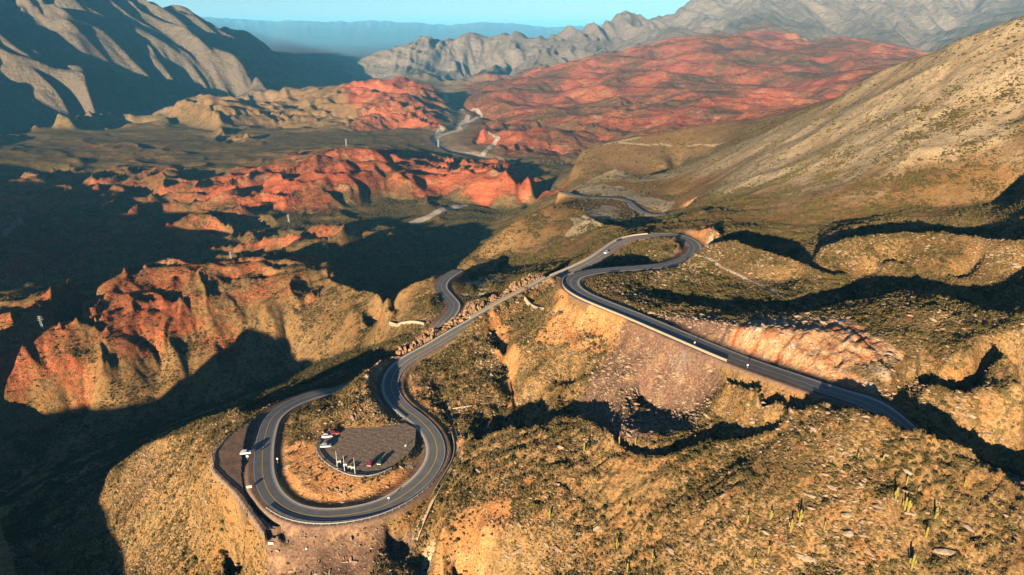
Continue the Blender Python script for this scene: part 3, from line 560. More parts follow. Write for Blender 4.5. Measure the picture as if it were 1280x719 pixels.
# ------------------------------------------------------------------ terrain mesh
def mesh_obj(name, verts, faces, mat, parent=None, smooth=False):
    me = bpy.data.meshes.new(name); me.from_pydata([tuple(map(float,v)) for v in verts], [], [tuple(map(int,f)) for f in faces]); me.materials.append(mat)
    if smooth: me.polygons.foreach_set("use_smooth", [True]*len(me.polygons))
    o = bpy.data.objects.new(name, me); COL.objects.link(o)
    if parent: o.parent = parent
    return o
def grid_mesh(name, V, h, w, mat, attrs, extra_hole=None):
    idx = np.arange(h*w, dtype=np.int32).reshape(h, w)
    q = np.stack([idx[:-1,:-1], idx[:-1,1:], idx[1:,1:], idx[1:,:-1]], -1)[:, :, ::-1].reshape(-1, 4)
    me = bpy.data.meshes.new(name); me.vertices.add(len(V)); me.vertices.foreach_set("co", V.astype(np.float32).ravel())
    me.loops.add(q.size); me.loops.foreach_set("vertex_index", q.ravel()); me.polygons.add(len(q))
    me.polygons.foreach_set("loop_start", np.arange(0, q.size, 4, dtype=np.int32)); me.polygons.foreach_set("loop_total", np.full(len(q), 4, np.int32))
    me.polygons.foreach_set("use_smooth", np.ones(len(q), bool))
    for nm, a in attrs.items():
        at = me.color_attributes.new(nm, 'FLOAT_COLOR', 'POINT'); at.data.foreach_set("color", a.astype(np.float32).ravel())
    me.materials.append(mat); me.update(); me.validate()
    o = bpy.data.objects.new(name, me); COL.objects.link(o); return o
def blend_blur(a): return blur(a, 1)
one = np.ones_like(Hh)
zone = np.stack([F[:,:,1], F[:,:,2], F[:,:,3], one], -1)
SCREE[me_] = 1; SCREE = blur(SCREE, 2)
soil = np.stack([vpale, blend_blur(vcut), blend_blur(vverge), TRACK], -1); bare4 = np.stack([BARE, SCREE, BARE, BARE], -1)
r_a, r_b = int(np.searchsorted(LS, math.log(1250))), int(np.searchsorted(LS, math.log(4600)))
RINGS = [(0, r_a, 'ground'), (r_a, r_b, 'hills'), (r_b, NR-1, 'mountains')]
for r0, r1, nm in RINGS:
    s = slice(r0, r1+1)
    V = np.stack([X[s], Y[s], Hh[s]], -1).reshape(-1, 3)
    o = grid_mesh(nm, V, r1+1-r0, NT, M_LAND, {'bare': bare4[s].reshape(-1,4), 'far': np.repeat(np.clip((np.broadcast_to(RR, Hh.shape)[s]-500)/700, 0, 1).reshape(-1,1), 4, 1), 'zone': zone[s].reshape(-1,4), 'soil': soil[s].reshape(-1,4)})
    o['kind'] = 'structure'
print('terrain', NT, NR, round(time.time()-T0,1))

# ------------------------------------------------------------------ road ribbons
def ribbon(name, C, a, b, dz, mat, parent=None, sel=None):
    n = normals(C); a = np.broadcast_to(a, len(C)); b = np.broadcast_to(b, len(C))
    L = np.c_[C[:,:2]+n*a[:,None], C[:,2]+dz]; R = np.c_[C[:,:2]+n*b[:,None], C[:,2]+dz]
    V = np.stack([L, R], 1).reshape(-1, 3); F_ = [(2*i, 2*i+1, 2*i+3, 2*i+2)[::-1] for i in range(len(C)-1) if sel is None or sel(i)]
    return mesh_obj(name, V, F_, mat, parent)
for k, C in ROADC.items():
    w = 3.75
    r = ribbon('road', C, -w, w, 0, M_ASPH); r['kind'] = 'structure'
    ribbon('edge_line', C, -w+.22, -w+.40, .012, M_WHITE, r); ribbon('edge_line', C, w-.40, w-.22, .012, M_WHITE, r)
    ribbon('centre_line', C, -.2, .12, .012, M_YELLOW, r)
    ribbon('gutter', C, w+.02, w+1.05, .03, M_CONC, r)
pk = mesh_obj('car_park', [(x,y,4.02) for x,y,z in PARK3], [list(range(len(PARK3)))], M_GRAVEL); pk['kind'] = 'structure'

# ------------------------------------------------------------------ tagging helpers
def tag(o, label, cat, group=None):
    o['label'] = label; o['category'] = cat
    if group: o['group'] = group
    return o
# ------------------------------------------------------------------ scrub, tufts and stones
def leaf_mesh(name, n, seed, flat, leaf, mat, stem=True):
    rg = random.Random(seed); V = []; Fc = []
    lobes = [(rg.uniform(-.45,.45), rg.uniform(-.45,.45), rg.uniform(.25,.6)*flat, rg.uniform(.35,.6)) for _ in range(5)]
    for i in range(n):
        lx, ly, lz, lr = rg.choice(lobes)
        while True:
            d = Vector((rg.uniform(-1,1), rg.uniform(-1,1), rg.uniform(-.8,1)))
            if .25 < d.length < 1: break
        d = d.normalized()*lr*rg.uniform(.55,1.)
        c = Vector((lx+d.x, ly+d.y, max(.04, lz+d.z*flat)))
        nrm = (d.normalized()+Vector((rg.uniform(-.6,.6), rg.uniform(-.6,.6), rg.uniform(-.3,.8)))).normalized()
        t = nrm.orthogonal().normalized(); b = nrm.cross(t); a = rg.uniform(0, 6.28); t, b = t*math.cos(a)+b*math.sin(a), b*math.cos(a)-t*math.sin(a)
        l = leaf*rg.uniform(.7,1.4); k = len(V)
        V += [c-t*l, c-b*l*.6+nrm*l*.15, c+t*l, c+b*l*.6+nrm*l*.15]; Fc.append((k, k+1, k+2, k+3))
    me = bpy.data.meshes.new(name); me.from_pydata([tuple(v) for v in V], [], Fc); me.materials.append(mat); return me
def plant_material(name, c1, c2, c3):
    M = NT_(name); oi = M.n("ObjectInfo"); pos = M.n("NewGeometry").outputs["Position"]
    col = M.mix(M.ramp(oi.outputs["Random"], .1, .6), c1, c2); col = M.mix(M.ramp(oi.outputs["Random"], .7, 1.), col, c3)
    n = M.noise(pos, 1.6, 2, .5); col = M.mix(M.ramp(n, .3, .7), col, c2)
    M.l(col, M.b.inputs["Base Color"]); M.b.inputs["Roughness"].default_value = .9; M.b.inputs["Specular IOR Level"].default_value = .1
    return M.m
M_SHRUB = plant_material("shrub_leaves", (.050,.048,.018), (.095,.074,.026), (.15,.10,.04))
M_TUFT = plant_material("dry_tuft", (.20,.135,.055), (.13,.092,.038), (.30,.215,.105))
def stone_mesh(name, seed, mat):
    rg = random.Random(seed); bm = bmesh.new(); bmesh.ops.create_icosphere(bm, subdivisions=1, radius=1)
    for v in bm.verts:
        v.co = Vector((v.co.x*rg.uniform(1.1,1.7), v.co.y*rg.uniform(.45,.8), v.co.z*rg.uniform(.4,.75)))
    me = bpy.data.meshes.new(name); bm.to_mesh(me); bm.free(); me.materials.append(mat); return me
def stone_material():
    M = NT_("stone"); oi = M.n("ObjectInfo"); col = M.mix(M.ramp(oi.outputs["Random"], .0, .6), (.21,.14,.085), (.33,.25,.175)); col = M.mix(M.ramp(oi.outputs["Random"], .75, 1.), col, (.42,.21,.12))
    pos = M.n("NewGeometry").outputs["Position"]; n = M.noise(pos, 1.1, 4, .6); col = M.mix(M.ramp(n, .35, .75), col, (.25,.17,.12))
    M.l(col, M.b.inputs["Base Color"]); M.b.inputs["Roughness"].default_value = 1.; M.b.inputs["Specular IOR Level"].default_value = .05
    return M.m
M_STONE = stone_material()

def fat(a, x, y):
    u, v = to_uv(x, y); iu = np.clip(u.round().astype(int), 0, NT-1); iv = np.clip(v.round().astype(int), 0, NR-1); return a[iv, iu]
def scatter(n, r0, r1, dens, seed):
    rg = np.random.default_rng(seed)
    r = np.sqrt(rg.uniform(r0*r0, r1*r1, n)); th = np.radians(rg.uniform(-42, 42, n)); x = r*np.sin(th); y = r*np.cos(th)
    keep = rg.uniform(0, 1, n) < dens(x, y); return x[keep], y[keep], rg
VEG = F[:,:,2]; REDF = F[:,:,1]
gx_, gy_ = grad(Hh); SLOPE = np.sqrt(gx_**2+gy_**2)
KEEP_OFF = np.clip(blur(vverge, 1)*2.5, 0, 1); KEEP_OFF[mp] = 1; KEEP_OFF = np.maximum(KEEP_OFF, np.maximum(BARE*.85, np.clip(TRACK*2, 0, 1))); STONE_OFF = KEEP_OFF.copy(); KEEP_OFF = np.maximum(KEEP_OFF, SCREE*.92)
def d_shrub(x, y):
    n = fbm(x/38, y/38, 201, 3); n2 = fbm(x/9, y/9, 211, 2)
    return np.clip(fat(VEG,x,y)*1.0+n*.75+n2*.45-.17, 0, 1)*(1-fat(KEEP_OFF,x,y))*(1-np.clip(fat(vcut,x,y)*3,0,1))*(1-.45*np.clip(fat(vpale,x,y)*1.6-.4,0,1))*(1-.5*fat(REDF,x,y))*np.clip(1.6-fat(SLOPE,x,y)*1.2,.1,1)
def d_tuft(x, y):
    n = fbm(x/30+9, y/30, 221, 3)
    return np.clip(.55+n*.6, 0, 1)*(1-fat(KEEP_OFF,x,y))*(1-np.clip(fat(vcut,x,y)*3,0,1))*(1-.7*np.clip(fat(vpale,x,y)*1.6-.4,0,1))
def d_stone(x, y):
    n = fbm(x/45+3, y/45, 231, 3)
    return np.clip(.30+n*.9+fat(SCREE,x,y)*.6, 0, 1)*(1-fat(STONE_OFF,x,y))
def scatter_object(name, x, y, scl, src, label_kind, tilt=.0, seed=1, head=None):
    """many instances of one small thing standing on the land, as one body of stuff"""
    z = H(x, y); me = bpy.data.meshes.new(name); me.vertices.add(len(x)); me.vertices.foreach_set("co", np.stack([x, y, z], -1).astype(np.float32).ravel())
    a = me.attributes.new("size", 'FLOAT', 'POINT'); a.data.foreach_set("value", scl.astype(np.float32))
    rg = np.random.default_rng(seed); rot = np.stack([rg.normal(0, tilt, len(x)), rg.normal(0, tilt, len(x)), rg.uniform(0, 6.28, len(x))], -1)
    if head is not None: rot[:,2] = head+rg.normal(0, .45, len(x))
    a = me.attributes.new("turn", 'FLOAT_VECTOR', 'POINT'); a.data.foreach_set("vector", rot.astype(np.float32).ravel())
    o = bpy.data.objects.new(name, me); COL.objects.link(o); o['kind'] = 'stuff'
    g = bpy.data.node_groups.new(name+"_nodes", 'GeometryNodeTree')
    g.interface.new_socket("Geometry", in_out='INPUT', socket_type='NodeSocketGeometry'); g.interface.new_socket("Geometry", in_out='OUTPUT', socket_type='NodeSocketGeometry')
    N = g.nodes; gi = N.new("NodeGroupInput"); go = N.new("NodeGroupOutput"); ip = N.new("GeometryNodeInstanceOnPoints"); oi = N.new("GeometryNodeObjectInfo"); oi.inputs["As Instance"].default_value = True; oi.inputs["Object"].default_value = src
    sa = N.new("GeometryNodeInputNamedAttribute"); sa.data_type = 'FLOAT'; sa.inputs["Name"].default_value = "size"
    ra = N.new("GeometryNodeInputNamedAttribute"); ra.data_type = 'FLOAT_VECTOR'; ra.inputs["Name"].default_value = "turn"
    e2r = N.new("FunctionNodeEulerToRotation")
    g.links.new(gi.outputs[0], ip.inputs["Points"]); g.links.new(oi.outputs["Geometry"], ip.inputs["Instance"]); g.links.new(sa.outputs["Attribute"], ip.inputs["Scale"])
    g.links.new(ra.outputs["Attribute"], e2r.inputs[0]); g.links.new(e2r.outputs[0], ip.inputs["Rotation"]); g.links.new(ip.outputs[0], go.inputs[0])
    md = o.modifiers.new("scatter", 'NODES'); md.node_group = g
    o['label'] = label_kind; return o
shr = [leaf_mesh('shrub', 70, 100+i, .8, .20, M_SHRUB) for i in range(4)]
tuf = leaf_mesh('grass_tuft', 26, 300, .9, .30, M_TUFT); sto = stone_mesh('stone', 5, M_STONE)
# near shrubs
x, y, rg = scatter(560000, 95, 760, d_shrub, 11)
big = fbm(x/16, y/16, 241, 2); size = np.clip(rg.lognormal(-.35, .42, len(x))*(1+.5*big), .3, 2.4)
vis = size/np.hypot(x, y); order = np.argsort(-vis)
# the ones that show largest and lie inside the view stand as shrubs of their own
pxs = CX+FPX*x/(y*CP-(H(x,y)-CAM_Z)*SP); pys = CY-FPX*((H(x,y)-CAM_Z)*CP+y*SP)/(y*CP-(H(x,y)-CAM_Z)*SP)
inv = (pxs > 0) & (pxs < 1280) & (pys > 0) & (pys < 719)
order = [i for i in order if inv[i]][:290]
own = np.zeros(len(x), bool); own[order] = True
first = None
for k, i in enumerate(order):
    o = bpy.data.objects.new('shrub', shr[k % 4]); COL.objects.link(o); o.location = (x[i], y[i], float(H(x[i:i+1], y[i:i+1])[0])-.05); o.scale = (size[i],)*3; o.rotation_euler = (0, 0, rg.uniform(0, 6.28))
    q = (pxs[i], pys[i]); big_ = 'large' if size[i] > 1.5 else 'bushy'
    wh = ('stony near hill that hides the end of the road', 'shrubs on the stony near hill') if q[1] > 555 and q[0] > 800 else ('brown near hill beside the drainage channel', 'shrubs on the hill by the channel') if q[1] > 510 and q[0] > 570 else ('steep flank below the gravel turnout', 'shrubs below the turnout') if q[0] < 330 and q[1] > 480 else ('bank between the car park and the road bend', 'shrubs around the car park') if q[1] > 470 and q[0] < 570 else ('slope between the two road levels', 'shrubs between the road levels') if q[0] < 860 else ('slopes above the rock cutting', 'shrubs above the rock cutting')
    tag(o, big_+' olive-brown desert shrub on the '+wh[0], 'shrub', big_+' '+wh[1])
    if first is None: first = o
def proto(name, me, px, py, sc, label, cat):
    o = bpy.data.objects.new(name, me); COL.objects.link(o); o.location = ground(px, py); o.scale = (sc,)*3; return tag(o, label, cat)
rest = np.where(~own)[0]
srcs = [o for o in COL.objects if o.get('category') == 'shrub'][:4]
for k in range(4):
    i = rest[k::4]; scatter_object('scrub', x[i], y[i], size[i], srcs[k], 'olive-brown scrub covering the near slopes', .08, 31+k)
# the source shrubs carry their own scale and turn, which instances do not take over
x, y, rg = scatter(300000, 760, 1700, lambda a, b: d_shrub(a, b)*.55, 12); size = np.clip(rg.lognormal(.1, .4, len(x)), .6, 3.0)
scatter_object('scrub', x, y, size, srcs[0], 'dark scrub covering the farther slopes', .08, 41)
tsrc = proto('grass_tuft', tuf, 1010, 640, .7, 'dry straw-coloured grass tuft among the stones of the near hill', 'grass tuft')
x, y, rg = scatter(430000, 95, 520, d_tuft, 13); size = np.clip(rg.lognormal(-.75, .35, len(x)), .2, 1.0)
scatter_object('dry_grass', x, y, size, tsrc, 'dry straw-coloured grass tufts on the near slopes', .1, 51)
ssrc = proto('boulder', sto, 1062, 668, 1.6, 'tan boulder among the ledges of the near hill', 'boulder')
x, y, rg = scatter(130000, 95, 480, d_stone, 14); size = np.clip(rg.lognormal(-1.05, .5, len(x)), .12, 1.4)
scatter_object('loose_stones', x, y, size, ssrc, 'loose tan stones strewn over the near slopes', .3, 61, math.radians(-48))

# ------------------------------------------------------------------ things along the road
M_METAL = simple("galvanised_steel", (.52,.54,.52), .45, .5, .6); M_POST = simple("grey_post", (.35,.35,.34), .6, .4, .3)
M_PARA = simple("parapet_concrete", (.35,.28,.20), .9, .2, 0, .2, 1.)
M_WHT = simple("white_paint", (.78,.77,.73), .5, .4); M_GLASS = simple("car_glass", (.02,.025,.03), .1, .6); M_TYRE = simple("rubber", (.02,.02,.02), .9, .2)
M_LAMP = simple("lamp_lens", (.7,.7,.68), .2, .6); M_RUST = simple("rubble_wall", (.40,.27,.17), .95, .1, 0, .35, .7)
def empty(name, loc, rz=0.):
    o = bpy.data.objects.new(name, None); COL.objects.link(o); o.location = loc; o.rotation_euler = (0, 0, rz); o.empty_display_size = .5; return o
def bm_obj(name, bm, mat, parent=None, loc=None):
    me = bpy.data.meshes.new(name); bm.to_mesh(me); bm.free(); me.materials.append(mat); o = bpy.data.objects.new(name, me); COL.objects.link(o)
    if parent: o.parent = parent
    if loc: o.location = loc
    return o
def add_box(bm, c, d, rz=0., top=1.):
    vs = []
    for k in (-1, 1):
        for a, b in ((-1,-1),(1,-1),(1,1),(-1,1)):
            f = top if k > 0 else 1.; x, y = a*d[0]/2*f, b*d[1]/2*f
            vs.append(bm.verts.new((c[0]+x*math.cos(rz)-y*math.sin(rz), c[1]+x*math.sin(rz)+y*math.cos(rz), c[2]+k*d[2]/2)))
    for f in ((3,2,1,0),(4,5,6,7),(0,1,5,4),(1,2,6,5),(2,3,7,6),(3,0,4,7)): bm.faces.new([vs[i] for i in f])
def add_bar(bm, p, q, w):
    p, q = Vector(p), Vector(q); d = (q-p).normalized(); a = d.orthogonal().normalized()*w; b = d.cross(a)
    v = [bm.verts.new(e+s1*a+s2*b) for e in (p, q) for s1, s2 in ((-1,-1),(1,-1),(1,1),(-1,1))]
    for f in ((0,1,2,3),(7,6,5,4),(0,4,5,1),(1,5,6,2),(2,6,7,3),(3,7,4,0)): bm.faces.new([v[i] for i in f])
def add_cyl(bm, p, r0, r1, h, n=10, axis='z'):
    A = []; Bv = []
    for i in range(n):
        c, t = math.cos(6.2832*i/n), math.sin(6.2832*i/n)
        if axis == 'z': A.append(bm.verts.new((p[0]+r0*c, p[1]+r0*t, p[2]))); Bv.append(bm.verts.new((p[0]+r1*c, p[1]+r1*t, p[2]+h)))
        else: A.append(bm.verts.new((p[0]+r0*c, p[1], p[2]+r0*t))); Bv.append(bm.verts.new((p[0]+r1*c, p[1]+h, p[2]+r1*t)))
    bm.faces.new(A[::-1]); bm.faces.new(Bv)
    for i in range(n): bm.faces.new((A[i], A[(i+1)%n], Bv[(i+1)%n], Bv[i]))
def strip_wall(bm, C, h0, h1, th):
    """a wall or rail of even thickness along a line, from h0 to h1 above it"""
    n = normals(C); rows = []
    for p, q in zip(C, n):
        a = p[:2]-q*th/2; b = p[:2]+q*th/2
        rows.append([bm.verts.new((a[0],a[1],p[2]+h0)), bm.verts.new((b[0],b[1],p[2]+h0)), bm.verts.new((b[0],b[1],p[2]+h1)), bm.verts.new((a[0],a[1],p[2]+h1))])
    for r, t in zip(rows[:-1], rows[1:]):
        for i in range(4): bm.faces.new((r[i], t[i], t[(i+1)%4], r[(i+1)%4]))
    bm.faces.new(rows[0][::-1]); bm.faces.new(rows[-1])
def guard_rail(C, label, every=4.):
    C = catmull(C, 1.5); root = empty('guard_rail', tuple(C[0])); root['label'] = label; root['category'] = 'guard rail'
    L = C-C[0]; n = normals(L); bm = bmesh.new(); K = L.copy(); strip_wall(bm, K, .42, .60, .09); bm_obj('rail', bm, M_METAL, root); bm = bmesh.new(); strip_wall(bm, K, .64, .82, .09); bm_obj('rail', bm, M_METAL, root)
    pm = None; step = max(1, int(every/1.5))
    for i in range(0, len(L), step):
        if pm is None:
            bm = bmesh.new(); add_box(bm, (0,0,.2), (.14,.12,1.2)); o = bm_obj('post', bm, M_POST, root); pm = o.data
        else: o = bpy.data.objects.new('post', pm); COL.objects.link(o); o.parent = root
        o.location = (L[i,0]+n[i,0]*.12, L[i,1]+n[i,1]*.12, L[i,2])
    return root
UP = ROADC['upper']; UPN = normals(UP)
def road_slice(pa, pb, off, dz=0., step=3):
    """the road's edge between two picture points, off metres to the right of travel"""
    def idx(p):
        q = min(range(len(ROAD['upper'])), key=lambda k: (ROAD['upper'][k][0]-p[0])**2+(ROAD['upper'][k][1]-p[1])**2); a = np.array(ROAD3['upper'][q]); return int(np.argmin(np.hypot(UP[:,0]-a[0], UP[:,1]-a[1])))
    a, b = idx(pa), idx(pb); return np.c_[UP[a:b,:2]+UPN[a:b]*off, UP[a:b,2]+dz][::step]
guard_rail(road_slice((546.5,568),(342.7,624), -5.2), 'long steel guard rail round the outside of the lower road bend')
guard_rail([at_z(x, y, -2.2) for x, y in [(283,546),(265,568),(262,577),(264,589),(278,604),(294,619),(312,646),(331,671)]], 'steel guard rail along the outer edge of the gravel turnout')
guard_rail([at_z(x, y, 4.) for x, y in [(409,543),(397,552),(394.5,561),(400,573),(419.5,588),(445,597.5),(470.6,595.5),(489,586.5)]], 'low curved guard rail along the edge of the car park')
guard_rail(road_slice((488.5,481),(524.7,525), 5.3), 'short steel guard rail beside the road above the car park')
def parapet(C, h, th, label, mat, name='parapet_wall', seg=6.):
    C = catmull(C, 1.5); root = empty(name, tuple(C[0])); root['label'] = label; root['category'] = 'wall'; L = C-C[0]
    bm = bmesh.new(); strip_wall(bm, L, -1.2, h-.12, th); bm_obj('wall_face', bm, mat, root); bm = bmesh.new(); strip_wall(bm, L, h-.12, h, th+.14); bm_obj('coping', bm, M_PARA, root); return root
parapet(road_slice((920.6,448.6),(731.5,341.3), -4.7), .75, .4, 'pale concrete parapet along the outside of the upper road bend', M_PARA)
parapet(road_slice((811.3,295),(687,350), 5.0), .8, .4, 'pale concrete parapet beside the road leaving the hidden loop', M_PARA)
parapet(road_slice((687,350),(592.4,402), 5.2), 1.1, .9, 'pale kerb wall under the rocks along the straight road', M_PARA)
parapet([ground(*p) for p in [(487,405),(496,408),(505,406),(514,404),(522,405),(530,407)]], 2.2, .7, 'curved pale masonry retaining wall below the lower road', M_PARA, 'retaining_wall')
parapet([ground(*p) for p in [(655,373),(658,379),(666,384),(679,388)]], 1.6, .6, 'short pale masonry wall under the upper road bend', M_PARA, 'retaining_wall')
# upright rock slabs along the far side of the straight road
M_SLAB = NT_("slab_rock"); _p = M_SLAB.n("NewGeometry").outputs["Position"]; _n = M_SLAB.noise(_p, .45, 5, .65); M_SLAB.l(M_SLAB.mix(M_SLAB.ramp(_n, .35, .65), (.19,.105,.062), (.31,.19,.11)), M_SLAB.b.inputs["Base Color"]); M_SLAB.l(M_SLAB.bump(_n, .6), M_SLAB.b.inputs["Normal"]); M_SLAB.b.inputs["Roughness"].default_value = 1.; M_SLAB = M_SLAB.m
def slab_mesh(seed):
    rg = random.Random(seed); bm = bmesh.new(); bmesh.ops.create_cube(bm, size=2); bmesh.ops.subdivide_edges(bm, edges=bm.edges[:], cuts=1)
    for v in bm.verts: f = 1-.38*max(0, v.co.z); v.co = Vector((v.co.x*f+rg.uniform(-.22,.22), v.co.y*f+rg.uniform(-.22,.22), v.co.z+rg.uniform(-.25,.3)))
    me = bpy.data.meshes.new('rock_slab'); bm.to_mesh(me); bm.free(); me.materials.append(M_SLAB); return me
SLAB = [slab_mesh(70+k) for k in range(5)]
SL = road_slice((687,350),(495.5,462.4), 7.9, 0., 1); oc = empty('rock_outcrop', tuple(SL[0])); tag(oc, 'row of upright reddish rock slabs along the far side of the straight road', 'rock outcrop'); rg_ = random.Random(5); nn = normals(SL)
for k in range(len(SL)):
    for row in range(3):
        if rg_.random() < (.25,.3,.45)[row]: continue
        o = bpy.data.objects.new('rock_slab', SLAB[rg_.randrange(5)]); COL.objects.link(o); o.parent = oc; e = rg_.uniform(-.8,1.2)+row*2.2; h = rg_.uniform(.9,2.0)*(.75,1.15,1.0)[row]*(1+.45*math.sin(k*.21)+.3*math.sin(k*.53))
        o.location = (SL[k,0]-SL[0,0]+nn[k,0]*e, SL[k,1]-SL[0,1]+nn[k,1]*e, SL[k,2]-SL[0,2]+h*.3-.9); o.scale = (rg_.uniform(.8,1.9), rg_.uniform(.7,1.3), max(.7,h)); o.rotation_euler = (rg_.uniform(-.3,.3), rg_.uniform(-.3,.3), rg_.uniform(0,6.28))
# drainage channel
DC = catmull([ground(*p) for p in [(561,514),(563,524),(567,540),(571,558),(570,572),(560,592),(546,614),(533,640),(524,662),(519,676)]], 1.5)
ch = empty('drainage_channel', tuple(DC[0])); tag(ch, 'narrow walled concrete drainage channel between the lower bend and the hill', 'channel'); L = DC-DC[0]; n_ = normals(L)
bm = bmesh.new(); strip_wall(bm, L, -.6, .12, 1.5); bm_obj('bed', bm, M_RUST, ch)
for sgn in (-1, 1):
    bm = bmesh.new(); K = L.copy(); K[:,:2] += n_*sgn*1.0; strip_wall(bm, K, -.8, .75, .32); bm_obj('side_wall', bm, M_PARA, ch)
parapet([ground(*p) for p in [(560,513),(568,511.5),(578,510),(590,508.5)]], .7, .4, 'low concrete wall at the head of the drainage channel', M_PARA)

# cars
def car_parts(paint):
    parts = []
    def loft(secs):
        bm = bmesh.new(); rows = [[bm.verts.new(v) for v in r] for r in secs]
        for a, b in zip(rows[:-1], rows[1:]):
            for i in range(len(a)): bm.faces.new((a[i], a[(i+1)%len(a)], b[(i+1)%len(b)], b[i]))
        bm.faces.new(rows[0][::-1]); bm.faces.new(rows[-1]); bmesh.ops.recalc_face_normals(bm, faces=bm.faces[:]); return bm
    prof = [(-2.15,.45,.62,.78),(-2.05,.32,.84,.84),(-1.5,.28,.94,.88),(-.6,.26,.98,.89),(.6,.26,.96,.89),(1.3,.28,.90,.87),(1.95,.32,.78,.82),(2.15,.42,.62,.70)]
    bm = loft([[(x,-w,z0),(x,w,z0),(x,w,z1-.22),(x,w*.93,z1),(x,-w*.93,z1),(x,-w,z1-.22)] for x, z0, z1, w in prof]); parts.append(('body', bm, paint))
    bm = loft([[(x,-w,.90),(x,w,.90),(x2,w*.82,z),(x2,-w*.82,z)] for x, x2, w, z in ((-1.75,-1.35,.78,1.40),(-.9,-.8,.80,1.46),(.2,.0,.80,1.46),(1.05,.45,.76,1.38))]); parts.append(('windows', bm, M_GLASS))
    bm = loft([[(x,-w,1.405),(x,w,1.405),(x,w*.9,z),(x,-w*.9,z)] for x, w, z in ((-1.42,.62,1.47),(-.8,.66,1.53),(0.,.66,1.53),(.5,.60,1.46))]); parts.append(('roof', bm, paint))
    for x in (-1.32, 1.32):
        for y in (-.88, .70):
            bm = bmesh.new(); add_cyl(bm, (x, y, .33), .33, .33, .18, 12, 'y'); parts.append(('wheel', bm, M_TYRE))
    for y in (-.6, .6):
        bm = bmesh.new(); add_box(bm, (2.08, y, .62), (.12,.34,.16)); parts.append(('headlight', bm, M_LAMP))
    return parts
PAINT = {k: simple('paint_'+k, c, .35, .5) for k, c in dict(white=(.75,.75,.74), red=(.42,.02,.03), green=(.02,.09,.06), blue=(.03,.06,.13), silver=(.5,.52,.54)).items()}
def car(loc, rz, paint, label):
    root = empty('parked_car' if 'parked' in label else 'car', loc, rz); tag(root, label, 'car')
    for nm, bm, m in car_parts(PAINT[paint]):
        o = bm_obj(nm, bm, m, root)
        if nm == 'wheel':
            c = sum((v.co for v in o.data.vertices), Vector())/len(o.data.vertices); b2 = bmesh.new(); sg = -1 if c.y < 0 else 1; add_cyl(b2, (c.x, c.y+(.10 if sg > 0 else -.13), c.z), .19, .17, .03, 10, 'y'); bm_obj('rim', b2, M_METAL, o)
    root.scale = (1.12, 1.12, 1.12)
R_ = math.radians
for (px, py, z), rz, p, lab in [((417,542.8,4.03), 12, 'red', 'red car parked beside a white car at the rounded end of the car park'), ((409,546.5,4.03), 12, 'white', 'white car parked beside a red car at the rounded end of the car park'), ((407.5,558.5,4.03), 6, 'silver', 'pale silver car parked next to the curved guard rail'),
        ((464,580.5,4.03), 78, 'red', 'red car parked beside a dark green car'), ((476,578.5,4.03), 80, 'green', 'dark green car parked beside a red car'), ((307.5,567,-2.15), 8, 'white', 'white car parked alone on the gravel turnout')]:
    car(at_z(px, py, z), R_(rz), p, lab)
def road_car(px, py, z, paint, label, off):
    x, y, _ = at_z(px, py, z); i = int(np.argmin(np.hypot(UP[:,0]-x, UP[:,1]-y))); t = UP[min(i+1,len(UP)-1)]-UP[i-1]
    car((UP[i,0]+UPN[i,0]*off, UP[i,1]+UPN[i,1]*off, UP[i,2]+.02), math.atan2(t[1], t[0]), paint, label)
road_car(776, 303, 31.5, 'blue', 'dark blue car driving down from the hidden road loop', 1.8); road_car(756, 316, 29.4, 'white', 'white car on the road above the straight', -1.8)

# flag poles, benches, bins, signs
def flagpole(px, py, h, label):
    r = empty('flagpole', at_z(px, py, 4.03)); tag(r, label, 'flagpole', 'flagpoles in the car park')
    bm = bmesh.new(); add_box(bm, (0,0,.2), (1.3,1.3,.4)); add_box(bm, (0,0,.5), (.8,.8,.2)); bm_obj('plinth', bm, M_PARA, r)
    bm = bmesh.new(); add_cyl(bm, (0,0,.7), .09, .05, h, 10); bm_obj('pole', bm, M_WHT, r); bm = bmesh.new(); bmesh.ops.create_icosphere(bm, subdivisions=1, radius=.16); bm_obj('finial', bm, M_METAL, r, (0,0,h+.8))
flagpole(421.7, 585, 7.2, 'white flagpole standing closest to the silver car'); flagpole(431, 590.5, 7.2, 'white flagpole in the middle of the row of three'); flagpole(444, 593.4, 7.2, 'white flagpole standing closest to the red and green cars')
M_BEN = simple('bench_concrete', (.6,.57,.5), .8, .2, 0, .15, 2.)
def bench(px, py, rz, label):
    r = empty('bench', at_z(px, py, 4.03), R_(rz)); tag(r, label, 'bench', 'white benches by the flagpoles')
    bm = bmesh.new(); add_box(bm, (0,0,.46), (1.5,.5,.1)); bm_obj('seat', bm, M_BEN, r); bm = bmesh.new(); add_box(bm, (0,.24,.74), (1.5,.08,.42)); bm_obj('backrest', bm, M_BEN, r)
    for x in (-.7, .7):
        bm = bmesh.new(); add_box(bm, (x*.8,0,.2), (.18,.44,.4)); bm_obj('leg', bm, M_BEN, r)
for px, py, rz in ((424,579,20),(431.5,583,15),(437,585.5,10),(441,586.5,5)): bench(px, py, rz, 'white concrete bench among the flagpoles by the car park rail')
def sign(p, w, h, top, rz, label, two=True):
    r = empty('road_sign', p, R_(rz)); tag(r, label, 'sign')
    bm = bmesh.new(); add_box(bm, (0,0,top-h/2), (w,.06,h)); bm_obj('panel', bm, M_WHT, r)
    for x in ((-w*.35, w*.35) if two else (0,)):
        bm = bmesh.new(); add_box(bm, (x,.07,(top)/2-.2), (.09,.07,top+.3)); bm_obj('post', bm, M_POST, r)
